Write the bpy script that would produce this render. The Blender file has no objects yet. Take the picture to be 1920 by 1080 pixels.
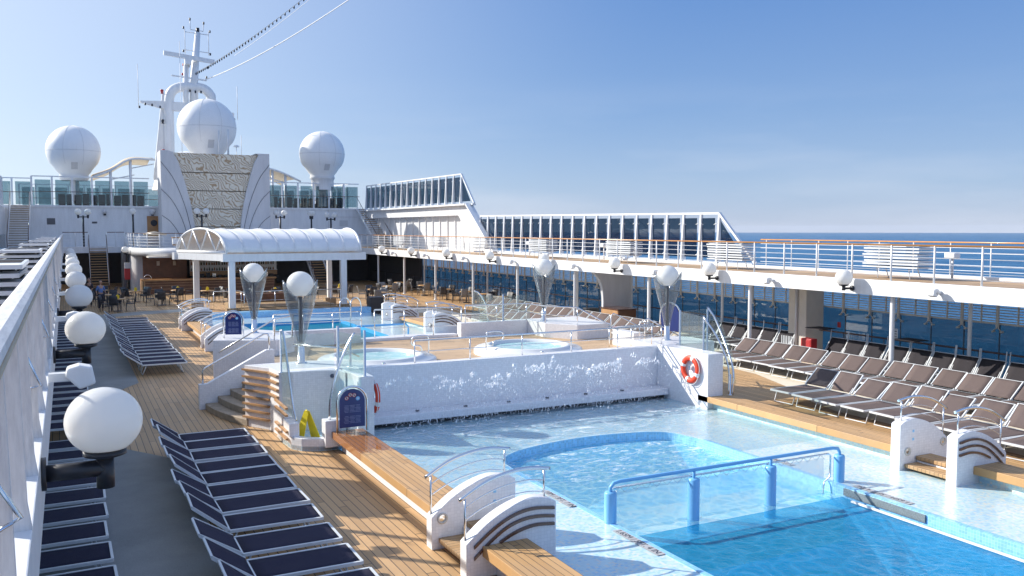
import bpy, bmesh, math, random
from mathutils import Vector, Matrix
R = random.Random(7)
S = bpy.context.scene
C = S.collection
PI = math.pi
# ---------------------------------------------------------------- camera
F, VX, VY, H = 1640.0, 123.0, 430.0, 4.8
pitch = math.atan((540-VY)/F); yaw = math.atan((960-VX)/math.hypot(F, 540-VY))
cd = bpy.data.cameras.new('camera'); cam = bpy.data.objects.new('camera', cd); C.objects.link(cam)
cd.sensor_width = 36; cd.lens = F/1920*36; cd.clip_end = 60000; cd.clip_start = .05
cam.location = (0, 0, H); cam.rotation_euler = (PI/2-pitch, 0, -yaw); S.camera = cam
S.render.resolution_x = 1024; S.render.resolution_y = 576
# ---------------------------------------------------------------- sky, sun, exposure
SUN = Vector((-1.22, 1.23, 1.0)).normalized()
elev = math.asin(SUN.z)
w = bpy.data.worlds.new('World'); S.world = w; w.use_nodes = True
wn, wl = w.node_tree.nodes, w.node_tree.links
wn.clear()
out = wn.new('ShaderNodeOutputWorld'); bg = wn.new('ShaderNodeBackground'); sky = wn.new('ShaderNodeTexSky')
sky.sky_type = 'NISHITA'; sky.sun_disc = False; sky.sun_elevation = elev
sky.sun_rotation = math.atan2(SUN.x, SUN.y); sky.altitude = 0; sky.air_density = 1.0; sky.dust_density = .1; sky.ozone_density = 2.0
tc = wn.new('ShaderNodeTexCoord'); mp = wn.new('ShaderNodeMapping'); mp.inputs['Location'].default_value = (0, 0, .012)
wl.new(tc.outputs['Generated'], mp.inputs['Vector']); wl.new(mp.outputs['Vector'], sky.inputs['Vector'])
# thin low cloud veil
m2 = wn.new('ShaderNodeMapping'); m2.inputs['Scale'].default_value = (1.6, 1.6, 11)
ns = wn.new('ShaderNodeTexNoise'); ns.inputs['Scale'].default_value = 1.7; ns.inputs['Detail'].default_value = 6; ns.inputs['Roughness'].default_value = .55
wl.new(tc.outputs['Generated'], m2.inputs['Vector']); wl.new(m2.outputs['Vector'], ns.inputs['Vector'])
cr = wn.new('ShaderNodeValToRGB'); cr.color_ramp.elements[0].position = .44; cr.color_ramp.elements[1].position = .74
wl.new(ns.outputs['Fac'], cr.inputs['Fac'])
sx = wn.new('ShaderNodeSeparateXYZ'); wl.new(tc.outputs['Generated'], sx.inputs[0])
mr = wn.new('ShaderNodeMapRange'); mr.inputs['From Min'].default_value = .02; mr.inputs['From Max'].default_value = .17
mr.inputs['To Min'].default_value = 1; mr.inputs['To Max'].default_value = 0
wl.new(sx.outputs['Z'], mr.inputs['Value'])
mm = wn.new('ShaderNodeMath'); mm.operation = 'MULTIPLY'; wl.new(cr.outputs['Color'], mm.inputs[0]); wl.new(mr.outputs['Result'], mm.inputs[1])
mm2 = wn.new('ShaderNodeMath'); mm2.operation = 'MULTIPLY'; mm2.inputs[1].default_value = .4; wl.new(mm.outputs[0], mm2.inputs[0])
mx = wn.new('ShaderNodeMix'); mx.data_type = 'RGBA'; mx.inputs['B'].default_value = (9.5, 9.9, 10.6, 1)
gr = wn.new('ShaderNodeValToRGB'); wl.new(sx.outputs['Z'], gr.inputs['Fac']); e = gr.color_ramp.elements
e[0].position, e[0].color = 0.0, (.36, .47, .76, 1); e[1].position, e[1].color = 1.0, (.14, .28, .62, 1)
for p_, c_ in ((.05, (.31, .45, .74, 1)), (.13, (.20, .36, .70, 1)), (.26, (.11, .27, .66, 1)), (.5, (.14, .30, .70, 1))):
    q_ = e.new(p_); q_.color = c_
gs = wn.new('ShaderNodeVectorMath'); gs.operation = 'SCALE'; gs.inputs['Scale'].default_value = 5.2; wl.new(gr.outputs['Color'], gs.inputs[0])
dt = wn.new('ShaderNodeVectorMath'); dt.operation = 'DOT_PRODUCT'; dt.inputs[1].default_value = SUN; wl.new(tc.outputs['Generated'], dt.inputs[0])
gl_ = wn.new('ShaderNodeMapRange'); gl_.interpolation_type = 'SMOOTHSTEP'; gl_.inputs['From Min'].default_value = .2; gl_.inputs['From Max'].default_value = 1.1; gl_.inputs['To Max'].default_value = .85
wl.new(dt.outputs['Value'], gl_.inputs['Value'])
m5 = wn.new('ShaderNodeMix'); m5.data_type = 'RGBA'; m5.inputs['B'].default_value = (5.6, 6.0, 6.6, 1); wl.new(gl_.outputs[0], m5.inputs['Factor']); wl.new(gs.outputs[0], m5.inputs['A'])
bk = wn.new('ShaderNodeVectorMath'); bk.operation = 'DOT_PRODUCT'; bk.inputs[1].default_value = (.2, -.95, .25); wl.new(tc.outputs['Generated'], bk.inputs[0])  # added brightening of the unseen sky behind the camera, fills camera-facing surfaces
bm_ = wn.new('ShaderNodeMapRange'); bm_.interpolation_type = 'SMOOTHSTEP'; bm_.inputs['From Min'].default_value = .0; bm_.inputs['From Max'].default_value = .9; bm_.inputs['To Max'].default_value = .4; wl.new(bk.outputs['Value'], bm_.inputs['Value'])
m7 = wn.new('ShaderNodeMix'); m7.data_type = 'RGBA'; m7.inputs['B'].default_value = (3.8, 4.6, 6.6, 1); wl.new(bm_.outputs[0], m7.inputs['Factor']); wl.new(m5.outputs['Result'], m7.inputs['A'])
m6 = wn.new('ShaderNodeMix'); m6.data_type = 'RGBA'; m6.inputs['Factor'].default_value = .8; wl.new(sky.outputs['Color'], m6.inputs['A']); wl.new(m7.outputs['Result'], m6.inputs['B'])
wl.new(mm2.outputs[0], mx.inputs['Factor']); wl.new(m6.outputs['Result'], mx.inputs['A'])
mx.inputs['B'].default_value = (4.4, 4.7, 5.3, 1)
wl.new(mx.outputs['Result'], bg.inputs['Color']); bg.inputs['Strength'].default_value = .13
wl.new(bg.outputs['Background'], out.inputs['Surface'])
sd = bpy.data.lights.new('sun', 'SUN'); sd.energy = 4.9; sd.angle = math.radians(.5); sd.color = (1, .94, .84)
so = bpy.data.objects.new('sun', sd); C.objects.link(so)
so.rotation_euler = SUN.to_track_quat('Z', 'Y').to_euler()
S.view_settings.view_transform = 'Standard'; S.view_settings.look = 'None'
S.view_settings.exposure = .5; S.view_settings.gamma = 1
S.cycles.max_bounces = 8; S.cycles.transparent_max_bounces = 24

# ---------------------------------------------------------------- materials
class NT:
    def __init__(s, name):
        s.m = bpy.data.materials.new(name); s.m.use_nodes = True
        s.n, s.l = s.m.node_tree.nodes, s.m.node_tree.links
        s.b = s.n['Principled BSDF']; s.out = s.n['Material Output']
    def new(s, t, **k):
        x = s.n.new(t)
        for a, v in k.items(): setattr(x, a, v)
        return x
    def put(s, sock, v):
        if isinstance(v, bpy.types.NodeSocket): s.l.new(v, sock)
        elif v is not None: sock.default_value = v
    def math(s, op, a, b=None, c=None):
        x = s.new('ShaderNodeMath', operation=op)
        s.put(x.inputs[0], a); s.put(x.inputs[1], b)
        if c is not None: s.put(x.inputs[2], c)
        return x.outputs[0]
    def mix(s, f, a, b, bt='MIX'):
        x = s.new('ShaderNodeMix', data_type='RGBA', blend_type=bt)
        s.put(x.inputs['Factor'], f); s.put(x.inputs['A'], a); s.put(x.inputs['B'], b)
        return x.outputs['Result']
    def pos(s, obj=False):
        if obj: return s.new('ShaderNodeTexCoord').outputs['Object']
        return s.new('ShaderNodeNewGeometry').outputs['Position']
    def xyz(s, v):
        x = s.new('ShaderNodeSeparateXYZ'); s.l.new(v, x.inputs[0]); return x.outputs
    def comb(s, x, y, z=0.0):
        c = s.new('ShaderNodeCombineXYZ'); s.put(c.inputs[0], x); s.put(c.inputs[1], y); s.put(c.inputs[2], z); return c.outputs[0]
    def noise(s, v, sc, det=3, rough=.5, dist=0):
        x = s.new('ShaderNodeTexNoise'); s.l.new(v, x.inputs['Vector']); x.inputs['Scale'].default_value = sc
        x.inputs['Detail'].default_value = det; x.inputs['Roughness'].default_value = rough; x.inputs['Distortion'].default_value = dist
        return x.outputs['Fac']
    def ramp(s, f, *st):
        x = s.new('ShaderNodeValToRGB'); e = x.color_ramp.elements
        e[0].position, e[0].color = st[0][0], col(st[0][1]); e[1].position, e[1].color = st[-1][0], col(st[-1][1])
        for p, c in st[1:-1]:
            q = e.new(p); q.color = col(c)
        s.l.new(f, x.inputs['Fac']); return x.outputs['Color']
    def mapr(s, f, a, b, c=0.0, d=1.0):
        x = s.new('ShaderNodeMapRange'); s.l.new(f, x.inputs['Value'])
        for i, v in zip(('From Min', 'From Max', 'To Min', 'To Max'), (a, b, c, d)): x.inputs[i].default_value = v
        return x.outputs['Result']
    def scale(s, v, sc, rot=(0, 0, 0)):
        x = s.new('ShaderNodeMapping'); s.l.new(v, x.inputs['Vector']); x.inputs['Scale'].default_value = sc; x.inputs['Rotation'].default_value = rot
        return x.outputs[0]
    def bump(s, h, st=.3, d=.02):
        x = s.new('ShaderNodeBump'); x.inputs['Strength'].default_value = st; x.inputs['Distance'].default_value = d
        s.l.new(h, x.inputs['Height']); return x.outputs[0]
    def p(s, **k):
        for a, v in k.items(): s.put(s.b.inputs[a.replace('_', ' ')], v)
        return s
def schlick(t, f0=.04, nrm=None, cap=1.0):
    g = t.new('ShaderNodeNewGeometry'); d = t.new('ShaderNodeVectorMath', operation='DOT_PRODUCT')
    t.l.new(nrm or g.outputs['Normal'], d.inputs[0]); t.l.new(g.outputs['Incoming'], d.inputs[1])
    k = t.math('SUBTRACT', 1.0, t.math('MINIMUM', t.math('ABSOLUTE', d.outputs['Value']), 1.0))
    return t.math('MINIMUM', t.math('ADD', f0, t.math('MULTIPLY', t.math('POWER', k, 5.0), 1-f0)), cap)
def col(c):
    if isinstance(c, (int, float)): return (c, c, c, 1)
    return tuple(c)+(1,) if len(c) == 3 else c
def plain(name, c, rough=.5, var=.06, metal=0, spec=None, nsc=3, coat=0):
    t = NT(name); f = t.noise(t.pos(True), nsc, 4, .6)
    a = [max(0, v*(1-var)) for v in c]; b = [min(1, v*(1+var)) for v in c]
    t.p(Base_Color=t.ramp(f, (.3, a), (.7, b)), Roughness=rough, Metallic=metal, Coat_Weight=coat)
    if spec is not None: t.b.inputs['Specular IOR Level'].default_value = spec
    return t.m
M = {}
def white_mat(name, c, rough, dirt):
    t = NT(name); v = t.pos(); st = t.noise(t.scale(v, (2.2, 2.2, .35)), 1.4, 5, .65); f2 = t.noise(v, 9, 3)
    base = t.ramp(st, (.35, [q*(1-dirt) for q in c]), (.6, c))
    rs = t.mapr(t.noise(t.scale(v, (2.6, 2.6, .3)), 1.9, 4, .6), .66, .80, 0, .22)
    t.p(Base_Color=t.mix(rs, t.mix(.06, base, t.ramp(f2, (.3, .45), (.7, .8))), (.52, .43, .34, 1)), Roughness=rough)
    return t.m
M['white'] = white_mat('white_paint', (.80, .80, .79), .38, .05)
M['hull'] = white_mat('white_hull_paint', (.80, .81, .82), .4, .10)
M['greywhite'] = white_mat('grey_white_paint', (.62, .62, .63), .5, .08)
t = NT('weathered_white_cap'); v = t.pos(); a = t.noise(t.scale(v, (14, 1.6, 2)), 2.2, 6, .7); b = t.noise(v, 1.2, 3)
t.p(Base_Color=t.mix(t.mapr(b, .35, .65, 0, .5), t.ramp(a, (.36, (.52, .52, .53)), (.62, (.72, .72, .72))), (.74, .74, .74, 1)), Roughness=.55, Normal=t.bump(a, .25, .01)); M['cap'] = t.m
M['black'] = plain('black_plastic', (.02, .022, .03), .4)
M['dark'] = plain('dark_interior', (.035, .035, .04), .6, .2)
M['darkwood'] = plain('dark_wood_panel', (.16, .065, .03), .4, .25, nsc=2)
M['barwood'] = plain('varnished_bar_wood', (.42, .2, .07), .3, .2)
M['orangerail'] = plain('varnished_handrail_wood', (.55, .25, .07), .25, .12, coat=.4)
M['alu'] = plain('white_aluminium_frame', (.64, .67, .70), .3, .04)
M['steel'] = NT('polished_steel').p(Base_Color=(.78, .79, .8, 1), Metallic=1.0, Roughness=.16).m
M['red'] = plain('red_paint', (.42, .02, .025), .5)
M['ring'] = plain('life_ring_orange', (.75, .06, .02), .45, .08)
M['yellow'] = plain('yellow_plastic', (.85, .62, .02), .4)
M['blue_rail'] = plain('blue_painted_rail', (.20, .50, .82), .3, .05, coat=.3)
M['signblue'] = plain('navy_sign_board', (.02, .035, .16), .35)
M['signwhite'] = plain('white_print', (.75, .77, .8), .6, .02)
M['signdim'] = plain('pale_small_print', (.22, .26, .42), .6, .02)
M['brownstrip'] = plain('brown_varnished_strip', (.1, .045, .03), .22, .15, coat=.5)
M['rubber'] = plain('grey_rubber', (.12, .12, .13), .6)
M['canvas'] = white_mat('white_canvas', (.80, .81, .83), .75, .04)
M['tan_canvas'] = plain('tan_canvas', (.60, .50, .36), .8, .06)
M['curtain'] = plain('cream_valance', (.6, .56, .5), .8, .05)
M['tabletop'] = plain('teak_tabletop', (.5, .3, .13), .4, .12)
M['chair'] = plain('charcoal_wicker', (.04, .042, .05), .55, .2, nsc=30)
M['chairgrey'] = plain('grey_mesh_chair', (.22, .22, .22), .6, .1)
M['bottle'] = plain('dark_glass_bottle', (.04, .06, .03), .12, .5, nsc=.7)
M['amber'] = plain('amber_bottle', (.35, .13, .03), .15, .4)
M['lampglass'] = None
t = NT('opal_globe'); t.p(Base_Color=(.88, .88, .86, 1), Roughness=.2)
tr = t.new('ShaderNodeBsdfTranslucent'); tr.inputs['Color'].default_value = (.96, .96, .95, 1)
ms = t.new('ShaderNodeMixShader'); ms.inputs[0].default_value = .36
t.l.new(t.b.outputs[0], ms.inputs[1]); t.l.new(tr.outputs[0], ms.inputs[2]); t.l.new(ms.outputs[0], t.out.inputs[0]); M['globe'] = t.m
M['dome'] = white_mat('radome_shell', (.88, .88, .87), .4, .03)

def fabric(name, c, c2):
    t = NT(name); v = t.pos(True); f = t.noise(v, 2.2, 3); g = t.noise(t.scale(v, (260, 260, 260)), 1, 1)
    o = t.new('ShaderNodeObjectInfo').outputs['Random']
    b = t.mix(t.math('MULTIPLY', t.math('ADD', f, o), .5), col(c), col(c2))
    t.b.inputs['Specular IOR Level'].default_value = .15; t.p(Base_Color=b, Roughness=.8, Normal=t.bump(t.math('ADD', t.math('MULTIPLY', g, .3), f), .9, .03)); 
    return t.m
M['navy'] = fabric('navy_mesh_fabric', (.034, .032, .062), (.052, .048, .082))
M['taupe'] = fabric('taupe_mesh_fabric', (.115, .088, .083), (.17, .132, .126))
M['black_mesh'] = fabric('dark_mesh_fabric', (.03, .028, .035), (.05, .045, .05))

def tile_mat(name, c, grout, s=.05, w=.07, rough=.22, var=.05, obj=False, tint=None):
    t = NT(name); v = t.pos(obj); x = t.xyz(v); n = t.xyz(t.new('ShaderNodeNewGeometry').outputs['Normal'])
    m = None
    for i in range(3):
        fr = t.math('FRACT', t.math('DIVIDE', x[i], s))
        ln = t.math('MULTIPLY', t.math('LESS_THAN', fr, w), t.math('LESS_THAN', t.math('ABSOLUTE', n[i]), .8))
        m = ln if m is None else t.math('MAXIMUM', m, ln)
    sn = t.new('ShaderNodeVectorMath', operation='FLOOR')
    sc = t.new('ShaderNodeVectorMath', operation='SCALE'); t.l.new(v, sc.inputs[0]); sc.inputs['Scale'].default_value = 1/s; t.l.new(sc.outputs[0], sn.inputs[0])
    wnn = t.new('ShaderNodeTexWhiteNoise', noise_dimensions='3D'); t.l.new(sn.outputs[0], wnn.inputs['Vector'])
    a = [q*(1-var) for q in c]; b = [min(1, q*(1+var)) for q in c]
    base = t.ramp(wnn.outputs['Value'], (0, a), (1, b))
    if tint:
        big = t.noise(t.scale(v, (1, 2.6, 1)), 1.1, 3)
        th = t.math('ADD', t.math('MULTIPLY', big, -.55), 1.02)
        base = t.mix(t.math('GREATER_THAN', wnn.outputs['Value'], th), base, col(tint))
        base = t.mix(t.math('MULTIPLY', t.math('LESS_THAN', wnn.outputs['Value'], t.math('MULTIPLY', t.noise(v, .9, 2), .35)), .8), base, (.78, .76, .68, 1))
    t.p(Base_Color=t.mix(m, base, col(grout)), Roughness=rough, Normal=t.bump(t.math('SUBTRACT', 1.0, m), .15, .002))
    return t
M['tile'] = tile_mat('white_mosaic_tile', (.80, .80, .82), (.69, .69, .72), .05, .09).m
M['lighttile'] = tile_mat('pale_blue_tile', (.55, .76, .82), (.5, .68, .74), .05, .08, tint=(.45, .68, .8)).m
M['poolblue'] = tile_mat('blue_pool_tile', (.20, .54, .82), (.3, .6, .82), .05, .08, .3, .14).m
M['pooldeep'] = tile_mat('deep_blue_pool_tile', (.07, .36, .68), (.1, .4, .68), .05, .08, .3, .1).m
M['coping'] = tile_mat('blue_coping_tile', (.25, .56, .85), (.45, .68, .85), .05, .08, .2, .15).m
M['jactile'] = plain('pale_gelcoat', (.72, .74, .75), .2, .02)
t = tile_mat('wet_mosaic_floor', (.56, .745, .79), (.62, .76, .79), .05, .08, .3, .05, tint=(.40, .64, .80))
v = t.pos(); wv = t.noise(t.scale(v, (1, 1.2, 1)), 7, 4, .6)
t.p(Coat_Weight=.9, Coat_Roughness=.045, Coat_IOR=1.33); t.l.new(t.bump(wv, .35, .03), t.b.inputs['Coat Normal']); M['wetfloor'] = t.m

def teak(name, axis, wd=.11, A=(.60, .385, .19), B=(.43, .265, .125), line=(.05, .04, .035), lw=.09, wet=None, rough=.55, obj=False):
    t = NT(name); x = t.xyz(t.pos(obj)); u, v = (x[0], x[1]) if axis == 'y' else (x[1], x[0])
    q = t.math('DIVIDE', u, wd); cell = t.math('FLOOR', q)
    w1 = t.new('ShaderNodeTexWhiteNoise', noise_dimensions='1D'); t.l.new(cell, w1.inputs['W'])
    v2 = t.math('ADD', t.math('DIVIDE', v, 2.6), t.math('MULTIPLY', w1.outputs['Value'], 5))
    w2 = t.new('ShaderNodeTexWhiteNoise', noise_dimensions='2D'); t.l.new(t.comb(cell, t.math('FLOOR', v2)), w2.inputs['Vector'])
    base = t.mix(w2.outputs['Value'], col(A), col(B))
    g = t.noise(t.comb(t.math('MULTIPLY', u, 60), t.math('MULTIPLY', v, 2.5), w2.outputs['Value']), 1, 4, .6)
    base = t.mix(.5, base, t.mix(g, (.34, .3, .26, 1), (.62, .6, .56, 1)), 'OVERLAY')
    st = t.noise(t.comb(u, v), .8, 5, .65)
    base = t.mix(t.mapr(st, .45, .75, 0, .45), base, (.36, .26, .17, 1))
    if wet:
        ng = t.noise(t.comb(u, v), 5, 4, .7)
        dd = t.math('ADD', t.math('MULTIPLY', t.math('SUBTRACT', wet, v), 1.0), t.math('MULTIPLY', t.math('SUBTRACT', ng, .5), 1.4))
        wm = t.mapr(dd, -.12, .12, 1, 0)
        base = t.mix(t.math('MULTIPLY', wm, .85), base, (.30, .115, .035, 1)); rough = t.mapr(dd, -.12, .12, .07, .5)
    m = t.math('LESS_THAN', t.math('FRACT', q), lw)
    m = t.math('MAXIMUM', m, t.math('LESS_THAN', t.math('FRACT', v2), .006))
    t.p(Base_Color=t.mix(m, base, col(line)), Roughness=rough, Normal=t.bump(t.math('SUBTRACT', 1.0, m), .3, .004))
    return t.m
M['deck'] = teak('teak_deck_planks', 'y', .14)
M['deckx'] = teak('teak_planks_across', 'x', .12)
M['terrace'] = teak('terrace_teak_planks', 'x', .12, (.64, .47, .30), (.52, .36, .21))
M['bench'] = teak('bench_teak_planks', 'y', .105, (.60, .38, .18), (.5, .3, .13), lw=.08)
M['benchwet'] = teak('wet_bench_teak_planks', 'y', .105, (.60, .38, .18), (.5, .3, .13), lw=.08, wet=16.3)
M['step'] = teak('step_teak_planks', 'x', .09, (.5, .33, .17), (.42, .26, .12))
M['stepdark'] = plain('weathered_step_teak', (.34, .265, .19), .65, .22, nsc=5)
M['slat'] = plain('teak_slat', (.44, .25, .12), .4, .2)
t = NT('grey_deck_carpet'); v = t.pos(); a = t.noise(v, .6, 5, .6); b = t.noise(v, 60, 2)
t.p(Base_Color=t.mix(.3, t.ramp(a, (.3, (.27, .28, .27)), (.7, (.40, .395, .38))), t.ramp(b, (.3, .25), (.7, .6)), 'OVERLAY'), Roughness=.85); M['carpet'] = t.m
t = NT('cream_deck_coating'); v = t.pos(); a = t.noise(v, .6, 5, .6)
t.p(Base_Color=t.ramp(a, (.3, (.68, .6, .47)), (.7, (.76, .68, .55))), Roughness=.7); M['cream'] = t.m
t = NT('tan_upper_deck_floor'); v = t.pos(); a = t.noise(v, .8, 5, .6)
t.p(Base_Color=t.ramp(a, (.3, (.40, .27, .16)), (.7, (.5, .34, .2))), Roughness=.7); M['updeck'] = t.m

def glass(name, tint, gl=.08, rough=.02, haze=0):
    t = NT(name); tp = t.new('ShaderNodeBsdfTransparent'); tp.inputs[0].default_value = col(tint)
    g = t.new('ShaderNodeBsdfGlossy'); g.inputs['Roughness'].default_value = rough; g.inputs[0].default_value = (1, 1, 1, 1)
    f = schlick(t, .045, None, .6)
    m = t.new('ShaderNodeMixShader'); t.l.new(f, m.inputs[0]); t.l.new(tp.outputs[0], m.inputs[1]); t.l.new(g.outputs[0], m.inputs[2])
    o = m.outputs[0]
    if haze:
        d = t.new('ShaderNodeBsdfDiffuse'); d.inputs[0].default_value = (.85, .87, .88, 1)
        m3 = t.new('ShaderNodeMixShader'); m3.inputs[0].default_value = haze; t.l.new(o, m3.inputs[1]); t.l.new(d.outputs[0], m3.inputs[2]); o = m3.outputs[0]
    t.l.new(o, t.out.inputs[0]); t.n.remove(t.b); return t.m
M['glass'] = glass('clear_glass', (.90, .955, .94), haze=.04)
M['coneglass'] = glass('acrylic_cone', (.78, .81, .83), haze=.045, rough=.1)
M['tint'] = glass('tinted_screen_glass', (.25, .33, .40))
M['greenglass'] = glass('green_tinted_glass', (.46, .57, .61))
M['seaglass'] = glass('blue_tinted_glass', (.43, .52, .54))
M['sheet'] = glass('clear_plastic_sheet', (.93, .95, .96), haze=.34, rough=.15)

def water(name, tint, scat=None, cap=.22, bsc=3.2, bst=.5, foam=0, foamy=None, caus=.5, csc=2.6):
    t = NT(name); v = t.pos()
    warp = t.noise(v, 1.5, 3); vv = t.new('ShaderNodeVectorMath', operation='ADD'); t.l.new(v, vv.inputs[0])
    w3 = t.new('ShaderNodeTexNoise'); w3.inputs['Scale'].default_value = 1.3; t.l.new(v, w3.inputs['Vector']); w3.inputs['Detail'].default_value = 3
    ws = t.new('ShaderNodeVectorMath', operation='SCALE'); ws.inputs['Scale'].default_value = .7; t.l.new(w3.outputs['Color'], ws.inputs[0]); t.l.new(ws.outputs[0], vv.inputs[1])
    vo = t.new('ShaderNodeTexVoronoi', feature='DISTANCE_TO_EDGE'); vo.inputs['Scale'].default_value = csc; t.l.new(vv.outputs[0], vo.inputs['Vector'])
    ed = t.mapr(vo.outputs['Distance'], 0, .16, 1, 0)  # caustic light net, painted into the water's transparent and diffuse colours
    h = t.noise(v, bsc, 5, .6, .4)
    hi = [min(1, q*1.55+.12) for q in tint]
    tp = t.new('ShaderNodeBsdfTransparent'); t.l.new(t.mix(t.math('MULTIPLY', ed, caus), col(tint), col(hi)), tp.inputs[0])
    g = t.new('ShaderNodeBsdfGlossy'); g.inputs['Roughness'].default_value = .05
    bn = t.bump(t.math('ADD', h, t.math('MULTIPLY', ed, .12)), bst, .12); t.l.new(bn, g.inputs['Normal'])
    body = tp.outputs[0]
    if scat:
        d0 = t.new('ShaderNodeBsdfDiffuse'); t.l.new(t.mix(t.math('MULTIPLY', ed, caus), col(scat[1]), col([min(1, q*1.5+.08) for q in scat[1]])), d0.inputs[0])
        m0 = t.new('ShaderNodeMixShader'); m0.inputs[0].default_value = scat[0]; t.l.new(body, m0.inputs[1]); t.l.new(d0.outputs[0], m0.inputs[2]); body = m0.outputs[0]
    m = t.new('ShaderNodeMixShader'); t.l.new(schlick(t, .02, bn, cap), m.inputs[0]); t.l.new(body, m.inputs[1]); t.l.new(g.outputs[0], m.inputs[2])
    o = m.outputs[0]
    if foam:
        f = t.noise(t.scale(v, (1, 2.2, 1)), 2.4, 7, .72, 1.2); fm = t.mapr(f, .52, .68, 0, 1)
        if foamy: fm = t.math('MULTIPLY', fm, t.mapr(t.xyz(v)[1], foamy[0], foamy[1], 0, 1))
        fm = t.math('MULTIPLY', fm, foam)
        d = t.new('ShaderNodeBsdfDiffuse'); d.inputs[0].default_value = (.97, .98, .99, 1)
        m3 = t.new('ShaderNodeMixShader'); t.l.new(fm, m3.inputs[0]); t.l.new(o, m3.inputs[1]); t.l.new(d.outputs[0], m3.inputs[2]); o = m3.outputs[0]
    t.l.new(o, t.out.inputs[0]); t.n.remove(t.b); return t.m
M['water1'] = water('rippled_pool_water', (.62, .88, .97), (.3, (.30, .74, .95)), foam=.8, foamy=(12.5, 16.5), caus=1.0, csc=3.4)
M['water2'] = water('deep_pool_water', (.34, .78, .95), (.55, (.008, .30, .56)), bsc=5, bst=.55, caus=.25)
M['film'] = water('splashed_water_film', (.88, .95, .98), bsc=5, bst=.5, foam=.8, foamy=(15.5, 18.4), caus=.3, cap=.3)
M['water3'] = water('green_pool_water', (.25, .75, .82), (.4, (.03, .36, .48)), caus=.2)
M['waterj'] = water('jacuzzi_water', (.62, .88, .92), (.55, (.48, .80, .84)), bsc=5, bst=.6, foam=.4)
t = NT('sea_surface'); v = t.pos()
h = t.noise(t.scale(v, (1, 1, 1)), .12, 8, .62); h2 = t.noise(t.scale(v, (.35, 1, 1), (0, 0, .5)), .02, 4, .6)
t.p(Base_Color=t.mix(t.mapr(h2, .35, .65), (.016, .10, .225, 1), (.045, .165, .32, 1)), Roughness=.42, Normal=t.bump(h, 1.0, 2.5), IOR=1.33)
t.b.inputs['Specular IOR Level'].default_value = .22; M['sea'] = t.m
# stone relief mural
t = NT('swirling_stone_relief'); v = t.pos(); d = t.noise(v, .9, 3, .5, 2.5)
wv = t.new('ShaderNodeTexWave', wave_type='BANDS', bands_direction='DIAGONAL'); wv.inputs['Scale'].default_value = 1.9; wv.inputs['Distortion'].default_value = 30; wv.inputs['Detail'].default_value = 2.0; wv.inputs['Detail Scale'].default_value = .42
t.l.new(v, wv.inputs['Vector'])
t.p(Base_Color=t.ramp(wv.outputs['Fac'], (.0, (.42, .29, .17)), (.25, (.64, .56, .43)), (.7, (.76, .70, .58))), Roughness=.8, Normal=t.bump(wv.outputs['Fac'], .5, .06)); M['mural'] = t.m
t = NT('water_spray'); t.p(Base_Color=(.95, .97, 1, 1), Roughness=.2)
t.b.inputs['Specular IOR Level'].default_value = .8; M['spray'] = t.m

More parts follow.
